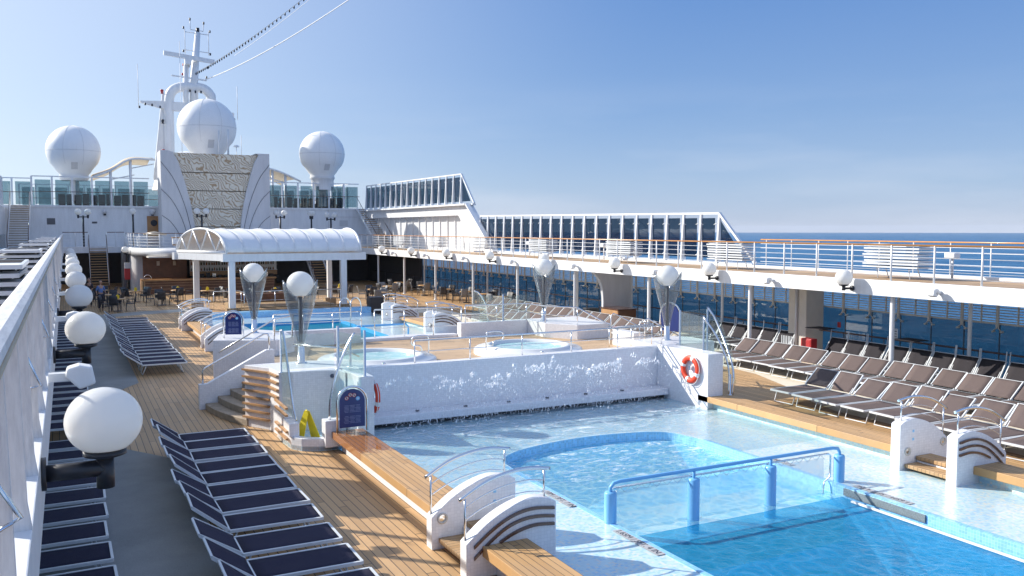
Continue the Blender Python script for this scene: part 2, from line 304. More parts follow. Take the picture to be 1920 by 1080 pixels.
# ---------------------------------------------------------------- mesh helpers
class MB:
    def __init__(s): s.bm = bmesh.new()
    def face(s, vs):
        v = [s.bm.verts.new(p) for p in vs]
        try: s.bm.faces.new(v)
        except ValueError: pass
        return s
    def box(s, x0, x1, y0, y1, z0, z1):
        v = [s.bm.verts.new(p) for p in ((x0,y0,z0),(x1,y0,z0),(x1,y1,z0),(x0,y1,z0),(x0,y0,z1),(x1,y0,z1),(x1,y1,z1),(x0,y1,z1))]
        for f in ((0,3,2,1),(4,5,6,7),(0,1,5,4),(1,2,6,5),(2,3,7,6),(3,0,4,7)): s.bm.faces.new([v[i] for i in f])
        return s
    def beam(s, a, b, w, h):                       # box of section w (sideways) x h (up) between two points
        a, b = Vector(a), Vector(b); d = (b-a).normalized(); up = Vector((0, 0, 1))
        if abs(d.z) > .95: up = Vector((0, 1, 0))
        sd = d.cross(up).normalized(); u = sd.cross(d)
        c = [(-w/2,-h/2),(w/2,-h/2),(w/2,h/2),(-w/2,h/2)]
        A = [s.bm.verts.new(a+sd*i+u*j) for i, j in c]; B = [s.bm.verts.new(b+sd*i+u*j) for i, j in c]
        s.bm.faces.new(A[::-1]); s.bm.faces.new(B)
        for i in range(4): s.bm.faces.new((A[i], A[(i+1)%4], B[(i+1)%4], B[i]))
        return s
    def tube(s, pts, r, n=8, cap=True):
        pts = [Vector(p) for p in pts]; rings = []
        d0 = (pts[1]-pts[0]).normalized(); up = Vector((0, 0, 1)) if abs(d0.z) < .9 else Vector((1, 0, 0))
        u = d0.cross(up).normalized()
        for i, p in enumerate(pts):
            d = (pts[min(i+1, len(pts)-1)]-pts[max(i-1, 0)]).normalized()
            u = (u-d*u.dot(d)).normalized(); v = d.cross(u)
            rr = r[i] if isinstance(r, (list, tuple)) else r
            rings.append([s.bm.verts.new(p+(u*math.cos(2*PI*k/n)+v*math.sin(2*PI*k/n))*rr) for k in range(n)])
        for a, b in zip(rings, rings[1:]):
            for k in range(n):
                f = s.bm.faces.new((a[k], a[(k+1)%n], b[(k+1)%n], b[k])); f.smooth = True
        if cap: s.bm.faces.new(rings[0][::-1]); s.bm.faces.new(rings[-1])
        return s
    def prism(s, pts, axis, a, b, smooth=False):   # polygon in the plane across `axis`, extruded a..b
        def P(p, t):
            return {'x': (t, p[0], p[1]), 'y': (p[0], t, p[1]), 'z': (p[0], p[1], t)}[axis]
        A = [s.bm.verts.new(P(p, a)) for p in pts]; B = [s.bm.verts.new(P(p, b)) for p in pts]
        s.bm.faces.new(A); s.bm.faces.new(B[::-1]); n = len(pts)
        for i in range(n):
            f = s.bm.faces.new((A[i], B[i], B[(i+1)%n], A[(i+1)%n])); f.smooth = smooth
        return s
    def lathe(s, prof, c=(0, 0, 0), n=32, smooth=True, sx=1, sy=1):   # prof: (r, z)
        rings = []
        for r, z in prof:
            if r < 1e-5: rings.append([s.bm.verts.new((c[0], c[1], c[2]+z))])
            else: rings.append([s.bm.verts.new((c[0]+r*sx*math.cos(2*PI*k/n), c[1]+r*sy*math.sin(2*PI*k/n), c[2]+z)) for k in range(n)])
        for a, b in zip(rings, rings[1:]):
            for k in range(n):
                q = [a[k % len(a)], a[(k+1) % len(a)], b[(k+1) % len(b)], b[k % len(b)]]
                q = list(dict.fromkeys(q))
                if len(q) > 2:
                    f = s.bm.faces.new(q); f.smooth = smooth
        return s
    def sphere(s, c, r, n=28, m=16, sz=1, cut=-1):
        pr = [(0, r*sz)] + [(r*math.sin(PI*i/m), r*sz*math.cos(PI*i/m)) for i in range(1, m) if math.cos(PI*i/m) > cut]
        pr.append((0, pr[-1][1]) if cut > -1 else (0, -r*sz))
        return s.lathe(pr, c, n)
    def ribbon(s, top, bot):                       # strip between two point rows
        A = [s.bm.verts.new(p) for p in top]; B = [s.bm.verts.new(p) for p in bot]
        for i in range(len(A)-1):
            f = s.bm.faces.new((A[i], A[i+1], B[i+1], B[i])); f.smooth = True
        return s
    def build(s, name, mat, parent=None, bevel=0, thick=0):
        if thick: bmesh.ops.remove_doubles(s.bm, verts=s.bm.verts[:], dist=1e-4)
        bmesh.ops.recalc_face_normals(s.bm, faces=s.bm.faces[:])
        me = bpy.data.meshes.new(name)
        if parent is not None:
            L = parent.get('_w'); L = Vector(L) if L else Vector(parent.location)
            bmesh.ops.translate(s.bm, verts=s.bm.verts[:], vec=-L)
        s.bm.to_mesh(me); s.bm.free(); me.materials.append(M[mat] if isinstance(mat, str) else mat)
        o = bpy.data.objects.new(name, me); C.objects.link(o)
        if parent is not None:
            o.parent = parent; o['_w'] = tuple(L)
        if thick:
            q = o.modifiers.new('solid', 'SOLIDIFY'); q.thickness = thick; q.offset = 0
        if bevel:
            q = o.modifiers.new('bevel', 'BEVEL'); q.width = bevel; q.segments = 2; q.limit_method = 'ANGLE'
        return o
def tag(o, label, cat, group=None):
    o['label'] = label; o['category'] = cat
    if group: o['group'] = group
    return o
def thing(name, label, cat, loc=(0, 0, 0), group=None):
    o = bpy.data.objects.new(name, None); C.objects.link(o); o.location = loc; o.empty_display_size = .1
    return tag(o, label, cat, group)
def struct(o, kind='structure'): o['kind'] = kind; return o
def dup(root, loc, rz=None, label=None, group=None, par=None):
    r = root.copy(); C.objects.link(r)
    if par is None:
        r.location = loc
        if rz is not None: r.rotation_euler = (0, 0, rz)
        if label: r['label'] = label
        if group: r['group'] = group
    else: r.parent = par
    for ch in list(root.children): dup(ch, None, par=r)
    return r
ORD = 'first second third fourth fifth sixth seventh eighth ninth tenth eleventh twelfth thirteenth fourteenth fifteenth sixteenth seventeenth eighteenth nineteenth twentieth'.split()
def nth(i):
    if i < 20: return ORD[i]
    n = i+1; return str(n)+('th' if n % 100 in (11, 12, 13) else {1: 'st', 2: 'nd', 3: 'rd'}.get(n % 10, 'th'))
def arc(pts, n=24):                                 # smooth curve through points (Catmull-Rom)
    P = [Vector(p) for p in pts]; P = [P[0]*2-P[1]]+P+[P[-1]*2-P[-2]]; o = []
    k = max(2, n//(len(P)-3))
    for i in range(1, len(P)-2):
        for j in range(k):
            t = j/k; a, b, c, d = P[i-1], P[i], P[i+1], P[i+2]
            o.append(.5*((2*b)+(c-a)*t+(2*a-5*b+4*c-d)*t*t+(3*b-a-3*c+d)*t**3))
    o.append(P[-2]); return o

# ================================================================ SETTING
ZU = 3.23                                            # upper deck level
def sheet(name, polys, z, mat, st=True):
    m = MB()
    for p in polys: m.face([(x, y, z) for x, y in p])
    o = m.build(name, mat); return struct(o) if st else o
rc = lambda x0, x1, y0, y1: [(x0, y0), (x1, y0), (x1, y1), (x0, y1)]
m = MB(); m.lathe([(0, 0), (8300, 0)], (0, 0, -25), 256, False); struct(m.build('sea', 'sea'))
sheet('main_deck', [rc(-4.3, 5.2, -8, 90), rc(15.25, 25.9, -8, 90), rc(5.2, 15.25, 48.2, 90)], 0, 'deck')
sheet('deck_carpet', [[(-4.3, -8), (1.95, -8), (1.95, 18), (1.77, 19.48), (1.07, 20.58), (-.6, 21.8), (-4.3, 22.6)],
      [(-4.3, 27.0), (-.6, 27.4), (.4, 27.6), (1.26, 28.25), (1.9, 29.5), (1.88, 52.5), (1.88, 54.2), (-4.3, 54.2)],
      [(1.88, 52.4), (4, 53.3), (6.6, 54.2), (6.6, 56), (3.8, 55.3), (1.88, 54.2)]], .004, 'carpet')
rx = [(18, -8), (18, 16.5), (18.5, 18), (19.5, 19.8), (20.3, 22), (20.4, 23.3), (20.4, 25.5), (19.6, 28), (18.6, 29.6), (18.2, 31), (18.1, 40), (18.1, 46)]
sheet('cream_deck_strip', [rx+[(25.4, 46), (25.4, -8)], [(15.9, 48.5), (20, 46), (20, 48.5), (16.5, 51), (13, 54.5), (13, 52.5)]], .004, 'cream')
# pool surround with the two openings joined into one basin
X0, X1, PY0, PY1 = 7.66, 12.5, 1.0, 15.0
far = arc([(X0, PY1, 0), (X0+.16, 15.75, 0), (8.6, 16.3, 0), (10.1, 16.62, 0), (11.5, 16.5, 0), (12.25, 16.15, 0), (X1, 15.4, 0)], 36)
far = [(p.x, p.y) for p in far]
m = MB(); z = .12
m.face([(5.2, 0, z), (X0, 0, z), (X0, PY1, z), (5.2, PY1, z)]); m.face([(X1, 0, z), (15.25, 0, z), (15.25, 15.4, z), (X1, 15.4, z)])
top = [(x, y, z) for x, y in far]
yb = 20.0
for a, b in zip(top, top[1:]): m.face([a, b, (b[0], yb, z), (a[0], yb, z)])
m.face([(5.2, PY1, z), (X0, PY1, z), (X0, yb, z), (5.2, yb, z)]); m.face([(X1, 15.4, z), (15.25, 15.4, z), (15.25, yb, z), (X1, yb, z)])
struct(m.build('pool_surround', 'wetfloor'))
m = MB(); z2 = .135
m.face([(5.2, 14.0, z2), (X0-.02, 14.0, z2), (X0-.02, 19.9, z2), (5.2, 19.9, z2)])
for a, b in zip(top, top[1:]): m.face([(a[0], a[1]+.02, z2), (b[0], b[1]+.02, z2), (b[0], 19.9, z2), (a[0], 19.9, z2)])
m.face([(X1+.02, 14.0, z2), (15.2, 14.0, z2), (15.2, 19.9, z2), (X1+.02, 19.9, z2)]); struct(m.build('shallow_water_film', 'film'))
# basin: coping band, walls, floors, dividing ledge
pool = thing('swimming_pool', 'blue tiled swimming pool split by a railing into a shallow and a deep side', 'pool', (10.1, 9, 0))
per = [(X1, PY0), (X1, 15.4)]+far[::-1]+[(X0, PY0)]
m = MB()
for a, b in zip(per, per[1:]): m.face([(a[0], a[1], .12), (b[0], b[1], .12), (b[0], b[1], -.2), (a[0], a[1], -.2)])
m.build('coping', 'coping', pool)
m = MB()
for a, b in zip(per, per[1:]): m.face([(a[0], a[1], -.2), (b[0], b[1], -.2), (b[0], b[1], -1.9), (a[0], a[1], -1.9)])
m.build('basin_wall', 'poolblue', pool)
m = MB(); m.face([(x, y, -.85) for x, y in [(X0, 11.2), (X1, 11.2), (X1, 15.4)]+far[::-1]]); m.build('shallow_floor', 'lighttile', pool)
m = MB(); m.face([(X0, 0, -1.85), (X1, 0, -1.85), (X1, 11.3, -1.85), (X0, 11.3, -1.85)])
m.face([(X0, 11.2, -1.85), (X1, 11.2, -1.85), (X1, 11.2, -.3), (X0, 11.2, -.3)]); m.build('deep_floor', 'pooldeep', pool)
m = MB().box(X0+.005, X1-.005, 11.2, 12.9, -.9, -.3); m.build('ledge', 'jactile', pool)
for cx, cy in ((9.0, 10.4), (11.3, 10.55)): MB().tube([(cx+.42*math.cos(a), cy+.3*math.sin(a), -1.15) for a in [i*PI/10 for i in range(21)]], .025, 6).build('jet_grille', 'rubber', pool)
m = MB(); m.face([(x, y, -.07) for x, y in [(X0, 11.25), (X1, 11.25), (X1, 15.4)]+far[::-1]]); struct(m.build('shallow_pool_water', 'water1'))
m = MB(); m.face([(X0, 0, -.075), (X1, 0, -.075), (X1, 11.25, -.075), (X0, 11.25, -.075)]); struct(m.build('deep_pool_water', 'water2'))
m = MB(); m.box(X1-.17, X1-.13, 1, 10.9, -.06, -.03); m.build('overflow_bar', 'white', pool)
m = MB().box(X1-.03, X1-.004, 9.5, 11.2, -.03, .1); m.build('grille_panel', plain('grey_mosaic_band', (.18, .22, .24), .4, .4, nsc=60), pool)
m = MB()
for xx, ww in ((X0, -.1), (X1, .1)): m.box(min(xx, xx+ww), max(xx, xx+ww), 1, 15.2, .1215, .128)
m.build('coping_edge', 'coping', pool)
# depth markings
def text(s, size, loc, rot, mat, name, parent, ext=.002):
    cu = bpy.data.curves.new(name, 'FONT'); cu.body = s; cu.size = size; cu.extrude = ext; cu.align_x = 'CENTER'; cu.align_y = 'CENTER'
    o = bpy.data.objects.new(name, cu); C.objects.link(o)
    dg = bpy.context.evaluated_depsgraph_get(); me = bpy.data.meshes.new_from_object(o.evaluated_get(dg)); bpy.data.objects.remove(o)
    me.transform(Matrix.Translation(Vector(loc)-Vector(parent.get('_w') or parent.location)) @ rot.to_matrix().to_4x4())
    o = bpy.data.objects.new(name, me); C.objects.link(o); me.materials.append(M[mat]); o.parent = parent; o['_w'] = tuple(parent.get('_w') or parent.location); return o
from mathutils import Euler
def depth_mark(x, y0, y1, lab, s='1.65M / 5FT. 4 IN.', flip=False):
    th = thing('depth_marking', lab, 'floor marking', (x, (y0+y1)/2, .124), 'grey depth markings along the pool edge')
    MB().box(x-.075, x+.075, y0, y1, .1285, .131).build('plate', M['greymark'], th)
    text(s, .15, (x, (y0+y1)/2, .1325), Euler((0, 0, -PI/2 if not flip else PI/2)), 'black', 'lettering', th, .0005)
M['greymark'] = plain('grey_marking_strip', (.42, .42, .43), .6)
depth_mark(7.5, 9.98, 11.15, 'grey strip lettered 1.65M on the left pool edge beside the deep water')
depth_mark(7.5, 12.45, 13.45, 'grey strip lettered 1.10M on the left pool edge beside the shallow side', '1.10M / 3FT. 7 IN.')
depth_mark(12.72, 9.95, 11.15, 'grey strip lettered 1.65M on the right pool edge past the railing', flip=True)
depth_mark(12.72, 12.7, 13.3, 'short grey strip on the right pool edge seen under the blue rail', '1.10M', flip=True)
# blue railing with four stout posts
rl = thing('pool_railing', 'bright blue railing on four stout posts across the pool', 'railing', (10.1, 11.5, 0))
for x in (7.62, 9.29, 11.0, 12.68):
    MB().lathe([(.1, -1.0 if 8 < x < 12.5 else .12), (.1, .60), (.085, .625), (0, .625)], (x, 11.5, 0), 20).build('post', 'blue_rail', rl)
m = MB(); m.tube([(7.62, 11.5, .6), (7.62, 11.5, .69), (7.68, 11.5, .755), (7.8, 11.5, .77), (12.5, 11.5, .77), (12.63, 11.5, .75), (12.68, 11.5, .68), (12.68, 11.5, .6)], .032, 10)
for x in (9.29, 11.0): m.tube([(x, 11.5, .6), (x, 11.5, .77)], .026, 8)
m.build('top_rail', 'blue_rail', rl)
cv = thing('rolled_net', 'clear plastic sheet laced to a steel bar below the blue rail', 'net', (10.1, 11.5, 0))
MB().tube([(7.72, 11.6, .64), (12.5, 11.6, .64), (12.56, 11.6, .6), (12.56, 11.6, .2), (12.42, 11.6, .12), (12.38, 11.6, -.1)], .018, 6).build('steel_bar', 'steel', cv)
m = MB(); n = 60; m.ribbon([(7.75+4.65*i/n, 11.6+.02*math.sin(i*1.3), .60-.03*abs(math.sin(i*.55))) for i in range(n+1)], [(7.75+4.65*i/n, 11.6+.03*math.sin(i*.8), -.12) for i in range(n+1)]); m.build('sheet', 'sheet', cv)
m = MB(); m.tube([(7.75+4.65*i/44, 11.59, .64 if i % 2 else .55) for i in range(45)], .006, 4); m.build('lacing', 'steel', cv)

# ---------------- benches along the pool
def bench(y0, y1, side, lab, mat='bench'):
    f = (lambda x: x) if side < 0 else (lambda x: 20.43-x)
    X = lambda a, b: (min(f(a), f(b)), max(f(a), f(b)))
    th = thing('pool_bench', lab, 'bench', (f(5.35), (y0+y1)/2, 0), 'teak benches edging the pool')
    a, b = X(4.98, 5.68); MB().box(a, b, y0, y1, .3, .45).build('seat', mat, th, bevel=.008)
    a, b = X(5.2, 5.5); MB().box(a, b, y0, y1, 0, .3).build('base', 'tile' if side < 0 else 'lighttile', th)
bench(12.19, 18.35, -1, 'teak plank bench left of the pool, its far end dark with water', 'benchwet')
bench(1, 10.68, -1, 'teak plank bench at the bottom edge, nearest bench left of the pool')
bench(11.72, 18.15, 1, 'long teak plank bench right of the pool below the taupe loungers')
bench(1, 10.26, 1, 'teak plank bench at the right edge of the photo past the wave walls')
bench(37.2, 43.7, -1, 'short teak bench between wave walls left of the far pool')
bench(37.3, 41.4, 1, 'short sunlit teak bench between wave walls right of the far pool')

# ---------------- wave walls with curved rails and slats
PF = [(0, 0), (0, .50), (.12, .60), (.3, .74), (.5, .855), (.7, .94), (.88, .99), (1.03, 1.01), (1.18, .995), (1.3, .965), (1.41, .915), (1.41, 0)]
def wave_wall(x0, y0, sg, lab, dz=0.0, strips=True, port=True, th_=.22):
    X = lambda s: x0+sg*s
    th = thing('wave_wall', lab, 'wall', (X(.7), y0+.1, 0), 'curved white tiled walls at the pool steps')
    pf = [PF[0]]+[(p.x, p.y) for p in arc([(s, z+dz, 0) for s, z in PF[1:-1]], 40)]+[PF[-1]]
    MB().prism([(X(s), z) for s, z in pf], 'y', y0, y0+th_).build('wall_body', 'tile', th, bevel=.012)
    yc = y0+th_/2
    rl = MB().tube(arc([(X(-.06), yc, 1.09+dz), (X(.3), yc, 1.285+dz), (X(.65), yc, 1.385+dz), (X(1.0), yc, 1.415+dz), (X(1.36), yc, 1.37+dz)], 30), .028, 10).build('handrail', 'steel', th)
    m = MB()
    for d in (.17, .34): m.tube(arc([(X(.03), yc, 1.15-d+dz), (X(.3), yc, 1.285-d+dz), (X(.65), yc, 1.385-d+dz), (X(1.0), yc, 1.415-d+dz), (X(1.27), yc, 1.38-d+dz)], 24), .010, 6)
    m.build('mid_rail', 'steel', th)
    for s, zb in ((.03, .5), (1.27, .96)):
        MB().tube([(X(s), yc, zb+dz), (X(s), yc, (1.12 if s < .5 else 1.38)+dz)], .016, 8).build('rail_post', 'steel', th)
    if strips:
        for P in (((.11, .45), (.35, .63), (.6, .77), (.85, .85), (1.1, .865), (1.37, .83)), ((.11, .29), (.35, .49), (.6, .65), (.85, .73), (1.1, .745), (1.37, .71)), ((.5, .46), (.7, .55), (.9, .605), (1.1, .625), (1.37, .6))):
            a = arc([(s, z, 0) for s, z in P], 24); t_ = [(p.x, p.y+dz) for p in a]
            m = MB(); m.prism([(X(x), z+.022) for x, z in t_]+[(X(x), z-.022) for x, z in t_[::-1]], 'y', y0-.035, y0+.002); m.build('curved_slat', 'brownstrip', th, bevel=.004)
    if port:
        for s, z in (((.17, .47),) if sg > 0 else ((.17, .47), (1.2, .38))):
            p = MB().lathe([(.085, 0), (.085, .02), (.06, .025), (.055, 0)], (0, 0, 0), 20)
            bmesh.ops.transform(p.bm, matrix=Matrix.Translation((X(s), y0, z+dz)) @ Matrix.Rotation(PI/2, 4, 'X'), verts=p.bm.verts[:])
            pp = p.build('porthole_light', 'coping' if 0 else 'curtain', th)
            p = MB().lathe([(.057, 0), (0, .012)], (0, 0, 0), 16)
            bmesh.ops.transform(p.bm, matrix=Matrix.Translation((X(s), y0-.004, z+dz)) @ Matrix.Rotation(PI/2, 4, 'X'), verts=p.bm.verts[:])
            p.build('lens', 'steel', pp)
        for z in (.58, .74): MB().box(*sorted((X(1.02), X(1.07))), y0-.004, y0+.001, z+dz, z+.05+dz).build('blue_tile', 'coping', th)
    return th
def steps(x0, y0, y1, sg, lab):
    X = lambda a, b: sorted((x0+sg*a, x0+sg*b))
    th = thing('pool_steps', lab, 'steps', (x0+sg*.7, (y0+y1)/2, 0), 'teak steps between the wave walls')
    for a, b, z in ((.1, .6, .19), (.55, .98, .37), (.93, 1.3, .25)):
        p, q = X(a, b); MB().box(p, q, y0+.003, y1-.003, z-.07, z-.003 if a < .2 or a > .9 else z).build('step', 'step', th, bevel=.006)
    p, q = X(.5, .62); MB().box(p, q, y0+.004, y1-.004, 0, .295).build('riser', 'tile', th)
    p, q = X(.9, .95); MB().box(p, q, y0+.004, y1-.004, 0, .28).build('riser', 'tile', th)
wave_wall(4.74, 11.95, 1, 'white wave wall left of the pool with a round porthole light, second from the camera', strips=False)
wave_wall(4.74, 10.68, 1, 'white wave wall with three brown curved slats nearest the camera, bottom centre', port=False)
steps(4.74, 10.92, 11.93, 1, 'teak steps between the two wave walls left of the near pool')
wave_wall(15.7, 11.48, -1, 'white wave wall right of the near pool with two porthole lights', dz=.1, strips=False)
wave_wall(15.7, 10.26, -1, 'white wave wall with brown curved slats right of the near pool', dz=.1, port=False)
steps(15.7, 10.5, 11.46, -1, 'teak steps between the two wave walls right of the near pool')
wave_wall(4.74, 44.76, 1, 'farthest white wave wall left of the far pool', strips=False, port=False)
wave_wall(4.74, 43.7, 1, 'white wave wall with brown slats at the far end of the far left bench', port=False)
wave_wall(4.74, 37.0, 1, 'plain white wave wall at the near end of the far left bench', strips=False, port=False)
wave_wall(4.74, 35.87, 1, 'white slatted wave wall beside the blue sign left of the far pool', port=False)
steps(4.74, 43.95, 44.74, 1, 'teak steps between the farthest pair of left wave walls')
steps(4.74, 36.1, 36.98, 1, 'teak steps between wave walls behind the far blue sign')
wave_wall(15.8, 42.9, -1, 'farthest white wave wall right of the far pool', dz=.06, strips=False)
wave_wall(15.8, 41.4, -1, 'white slatted wave wall at the far end of the far right bench', dz=.06, port=False)
wave_wall(15.95, 37.3, -1, 'white wave wall with blue tiles at the near end of the far right bench', dz=.06, strips=False)
wave_wall(15.95, 36.2, -1, 'white slatted wave wall behind the tiled parapet by the far right bench', dz=.06, port=False)

# ---------------- fountain wall, its seat and end walls
ft = thing('fountain_wall', 'long white tiled wall behind the pool with water jets and a low ledge', 'wall', (10.5, 20, 0))
MB().box(6.08, 15.25, 19.95, 20.25, .1, 1.52).build('wall_body', 'tile', ft, bevel=.01)
MB().box(6.15, 14.74, 19.38, 19.948, .24, .42).build('ledge', 'tile', ft, bevel=.02)
MB().box(6.15, 14.74, 19.6, 19.946, .13, .238).build('ledge_shade', 'dark', ft)  # recess under the ledge, its shade painted as a near-black base
MB().box(14.75, 15.25, 17.75, 19.948, .1, 1.56).build('end_wall', 'tile', ft, bevel=.01)
m = MB(); cap = [(5.72, 18.78), (6.06, 18.72), (6.08, 20.25), (5.72, 20.2)]; m.prism(cap, 'z', .1, 1.515); m.build('end_wall', 'tile', ft, bevel=.01)
JX = [7.43, 8.7, 9.9, 11.02, 12.19, 13.35]
for x in JX:
    m = MB().lathe([(.05, 0), (.05, .03), (.02, .035), (0, .03)], (x, 19.62, .42), 12); m.build('nozzle', 'rubber', ft)
def spray(x, k, ht, label, wide):
    r = random.Random(k*13+5); m = MB(); bm = m.bm; g = 9.81
    def drop(p, s, el=1):
        a = r.uniform(0, PI); c, q = math.cos(a)*s, math.sin(a)*s
        v = [bm.verts.new((p[0]+i, p[1]+j, p[2]+l*el)) for i, j, l in ((c, q, -s), (-q, c, -s*.4), (-c, -q, .2*s), (0, 0, s*1.5))]
        for f in ((0, 1, 2), (0, 3, 1), (1, 3, 2), (2, 3, 0)): bm.faces.new([v[i] for i in f])
    fans = [-1, -.72+r.uniform(-.1, .1), -.35, .05, .4+r.uniform(-.1, .1), .75, 1]
    for a in fans:
        vz = math.sqrt(2*g*ht*r.uniform(.8, 1.1)*(1-.2*abs(a))); vx = a*wide*g/(2*vz); vy = -r.uniform(.5, 1.4)
        T = (vz+math.sqrt(vz*vz+2*g*.3))/g; wb = r.uniform(0, 6); dens = r.uniform(.3, 1)
        for i in range(330):
            t = T*(i+r.random())/330; q = t/T; cl = .5+.5*math.sin(wb+q*31)*math.sin(q*83+wb)
            pk = math.exp(-((q-.45)/.15)**2)
            if r.random() > (.04 if q < .22 else dens*(.2+.8*pk if q < .5 else .55+.45*pk)*(.4+.6*cl)): continue
            sp = .008+.05*q**1.4+.12*max(0, q-.5)
            p = (x+vx*t+r.gauss(0, sp), 19.62+vy*t+r.gauss(0, sp), .44+vz*t-.5*g*t*t+r.gauss(0, sp))
            if p[2] > .14: drop(p, r.choice((.007, .009, .012, .018))*(.8+.5*pk), r.uniform(.9, 2.3))
    for i in range(330):
        p = (x+r.gauss(0, .55), 19.45-abs(r.gauss(0, .35)), r.uniform(.15, ht*.95)); drop(p, r.choice((.006, .008, .011)), 1.5)
    for i in range(34):                                      # drips off the ledge edge
        px = x+r.uniform(-.65, .65); zz = r.uniform(.14, .3); m.beam((px, 19.36, zz), (px, 19.36, zz+r.uniform(.03, .1)), .007, .007)
    o = m.build('water_spray', 'spray'); o['_w'] = (0, 0, 0)
    tag(o, label, 'water jet', 'water jets along the fountain wall'); o['kind'] = 'stuff'
for k, (x, ht, wd, lb) in enumerate([(JX[0], .92, 1.9, 'leftmost water jet on the fountain wall, wide arcs of spray'), (JX[1], .8, 1.3, 'second water jet from the left, low bushy spray'), (JX[2], .98, 1.2, 'third water jet from the left, spray crossing its neighbours'),
        (JX[3], 1.08, 1.1, 'tallest water jet in the middle of the fountain wall'), (JX[4], .9, 1.3, 'second water jet from the right on the fountain wall'), (JX[5], 1.0, 1.7, 'rightmost water jet beside the life ring wall')]): spray(x, k, ht, lb, wd)

# ---------------- terrace
m = MB(); m.face([(5.0, 20.25, 1.0), (16.9, 20.25, 1.0), (17.2, 24.3, 1.0), (16.9, 28.5, 1.0), (5.0, 28.5, 1.0), (4.6, 24.3, 1.0)]); struct(m.build('pool_terrace', 'terrace'))
m = MB(); m.prism([(8.7, 28.42), (12.3, 28.42), (12.3, 28.7), (10.5, 29.1), (8.7, 28.8)], 'z', .1, 1.1); o = m.build('terrace_edge_wall', 'tile', bevel=.02); tag(o, 'low curved white kerb closing the terrace before the far pool', 'wall')
MB_ = MB().box(5.9, 8.72, 28.3, 28.6, .1, 1.5); tag(MB_.build('parapet_wall', 'tile', bevel=.01), 'white tiled parapet left of the curved kerb, behind the left whirlpool', 'wall')
tag(MB().box(12.3, 14.95, 28.1, 28.45, .1, 1.5).build('parapet_wall', 'tile', bevel=.01), 'white tiled parapet behind the right whirlpool', 'wall')
m = MB(); m.prism([(14.95, 28.45), (14.95, 26.8), (15.65, 25.75), (17.0, 25.75), (17.3, 28.45)], 'z', 0, 1.5); o = m.build('planter_block', 'tile', bevel=.01); tag(o, 'angular white tiled block under the glass lamp behind the right whirlpool', 'block')
m = MB(); m.prism([(14.9, 20.25), (17.05, 20.25), (16.9, 21.9), (15.0, 21.6)], 'z', 0, 1.49); tag(m.build('planter_block', 'tile', bevel=.01), 'white tiled block under the glass lamp above the life ring', 'block')
m = MB(); m.prism([(16.0, 22.9), (16.0, 23.3), (16.0, 24.1), (16.4, 24.1), (16.4, 22.9)], 'z', 0, 1.5); tag(m.build('stair_wall', 'tile', bevel=.01), 'narrow white tiled wall at the head of the right terrace steps', 'wall')
for k in range(5): pass
th = thing('terrace_steps', 'teak steps descending right from the terrace toward the taupe loungers', 'steps', (17.5, 24.3, 0))
for k in range(5): MB().box(16.9+.28*k, 17.2+.28*k, 22.0+.002*k, 25.7-.002*k, 0, .85-.17*k).build('step', 'step', th)
# left stair block with shower niche
bay = arc([(4.59, 20.2, 0), (5.0, 20.2, 0), (5.4, 20.1, 0), (5.62, 19.9, 0), (5.72, 19.4, 0), (5.72, 18.85, 0)], 20)
poly = [(3.78, 21.8), (4.22, 21.05), (4.3, 20.36)]+[(p.x, p.y) for p in bay]+[(5.72, 20.26), (7.3, 20.26), (7.3, 21.5), (5.3, 21.9)]
poly = [(3.78, 21.8), (4.22, 21.05), (4.3, 20.36)]+[(p.x, p.y) for p in bay[:-6]]+[(5.71, 20.26), (6.4, 20.26), (6.4, 21.3), (5.3, 21.85)]
blk = thing('stair_block', 'white tiled corner block carrying the glass lamp beside the curved steps', 'block', (5, 21, 0))
m = MB(); m.prism(poly, 'z', 0, 1.5); m.build('block_body', 'tile', blk, bevel=.01)
# slats wrapping the corner
for i in range(8):
    z = 1.40-.165*i
    m = MB(); m.beam((3.74, 21.82, z), (4.2, 21.0, z), .07, .045)
    if i < 4: m.beam((4.2, 21.0, z), (4.27, 20.36, z), .07, .045)
    m.build('wood_slat', 'slat', blk)
sh = thing('shower_niche', 'white tiled shower tray and low pillars in front of the stair block', 'shower', (4.8, 19.3, 0))
tray = [(4.24, 20.34), (4.22, 19.6), (4.26, 19.0), (4.42, 18.72), (4.75, 18.55), (5.18, 18.5), (5.72, 18.5), (5.72, 20.0), (5.2, 20.19), (4.6, 20.19)]
MB().prism(tray, 'z', 0, .1).build('tray', 'lighttile', sh)
m = MB(); rim = [(4.24, 20.34), (4.22, 19.6), (4.26, 19.0), (4.42, 18.72), (4.75, 18.55), (5.18, 18.5)]
inn = [(4.40, 20.3), (4.38, 19.6), (4.42, 19.1), (4.54, 18.88), (4.78, 18.72), (5.18, 18.66)]
m.prism(rim+inn[::-1], 'z', 0, .27); m.build('kerb', 'tile', sh, bevel=.01)
MB().box(4.22, 4.44, 19.0, 19.55, .268, .56).build('pillar', 'tile', sh, bevel=.01)
MB().box(4.24, 4.42, 19.552, 20.33, .268, 1.5-.9).build('pillar', 'tile', sh, bevel=.01)
MB().box(4.85, 5.2, 18.36, 18.68, .1, .68).build('pillar', 'tile', sh, bevel=.01)
m = MB()
for z in (.2, .36, .72, .88): m.beam((4.2, 20.3, z), (4.19, 19.1, z), .06, .045)
m.build('side_slat', 'slat', sh)
MB().tube([(5.5, 20.05, 1.38), (5.45, 19.97, 1.38)], .05, 12).build('shower_head', 'steel', sh)
MB().tube(arc([(5.68, 19.3, .55), (5.62, 19.28, 1.0), (5.62, 19.1, 1.1), (5.66, 18.98, 1.0), (5.68, 18.96, .55)], 16), .012, 6).build('grab_rail', 'steel', sh)
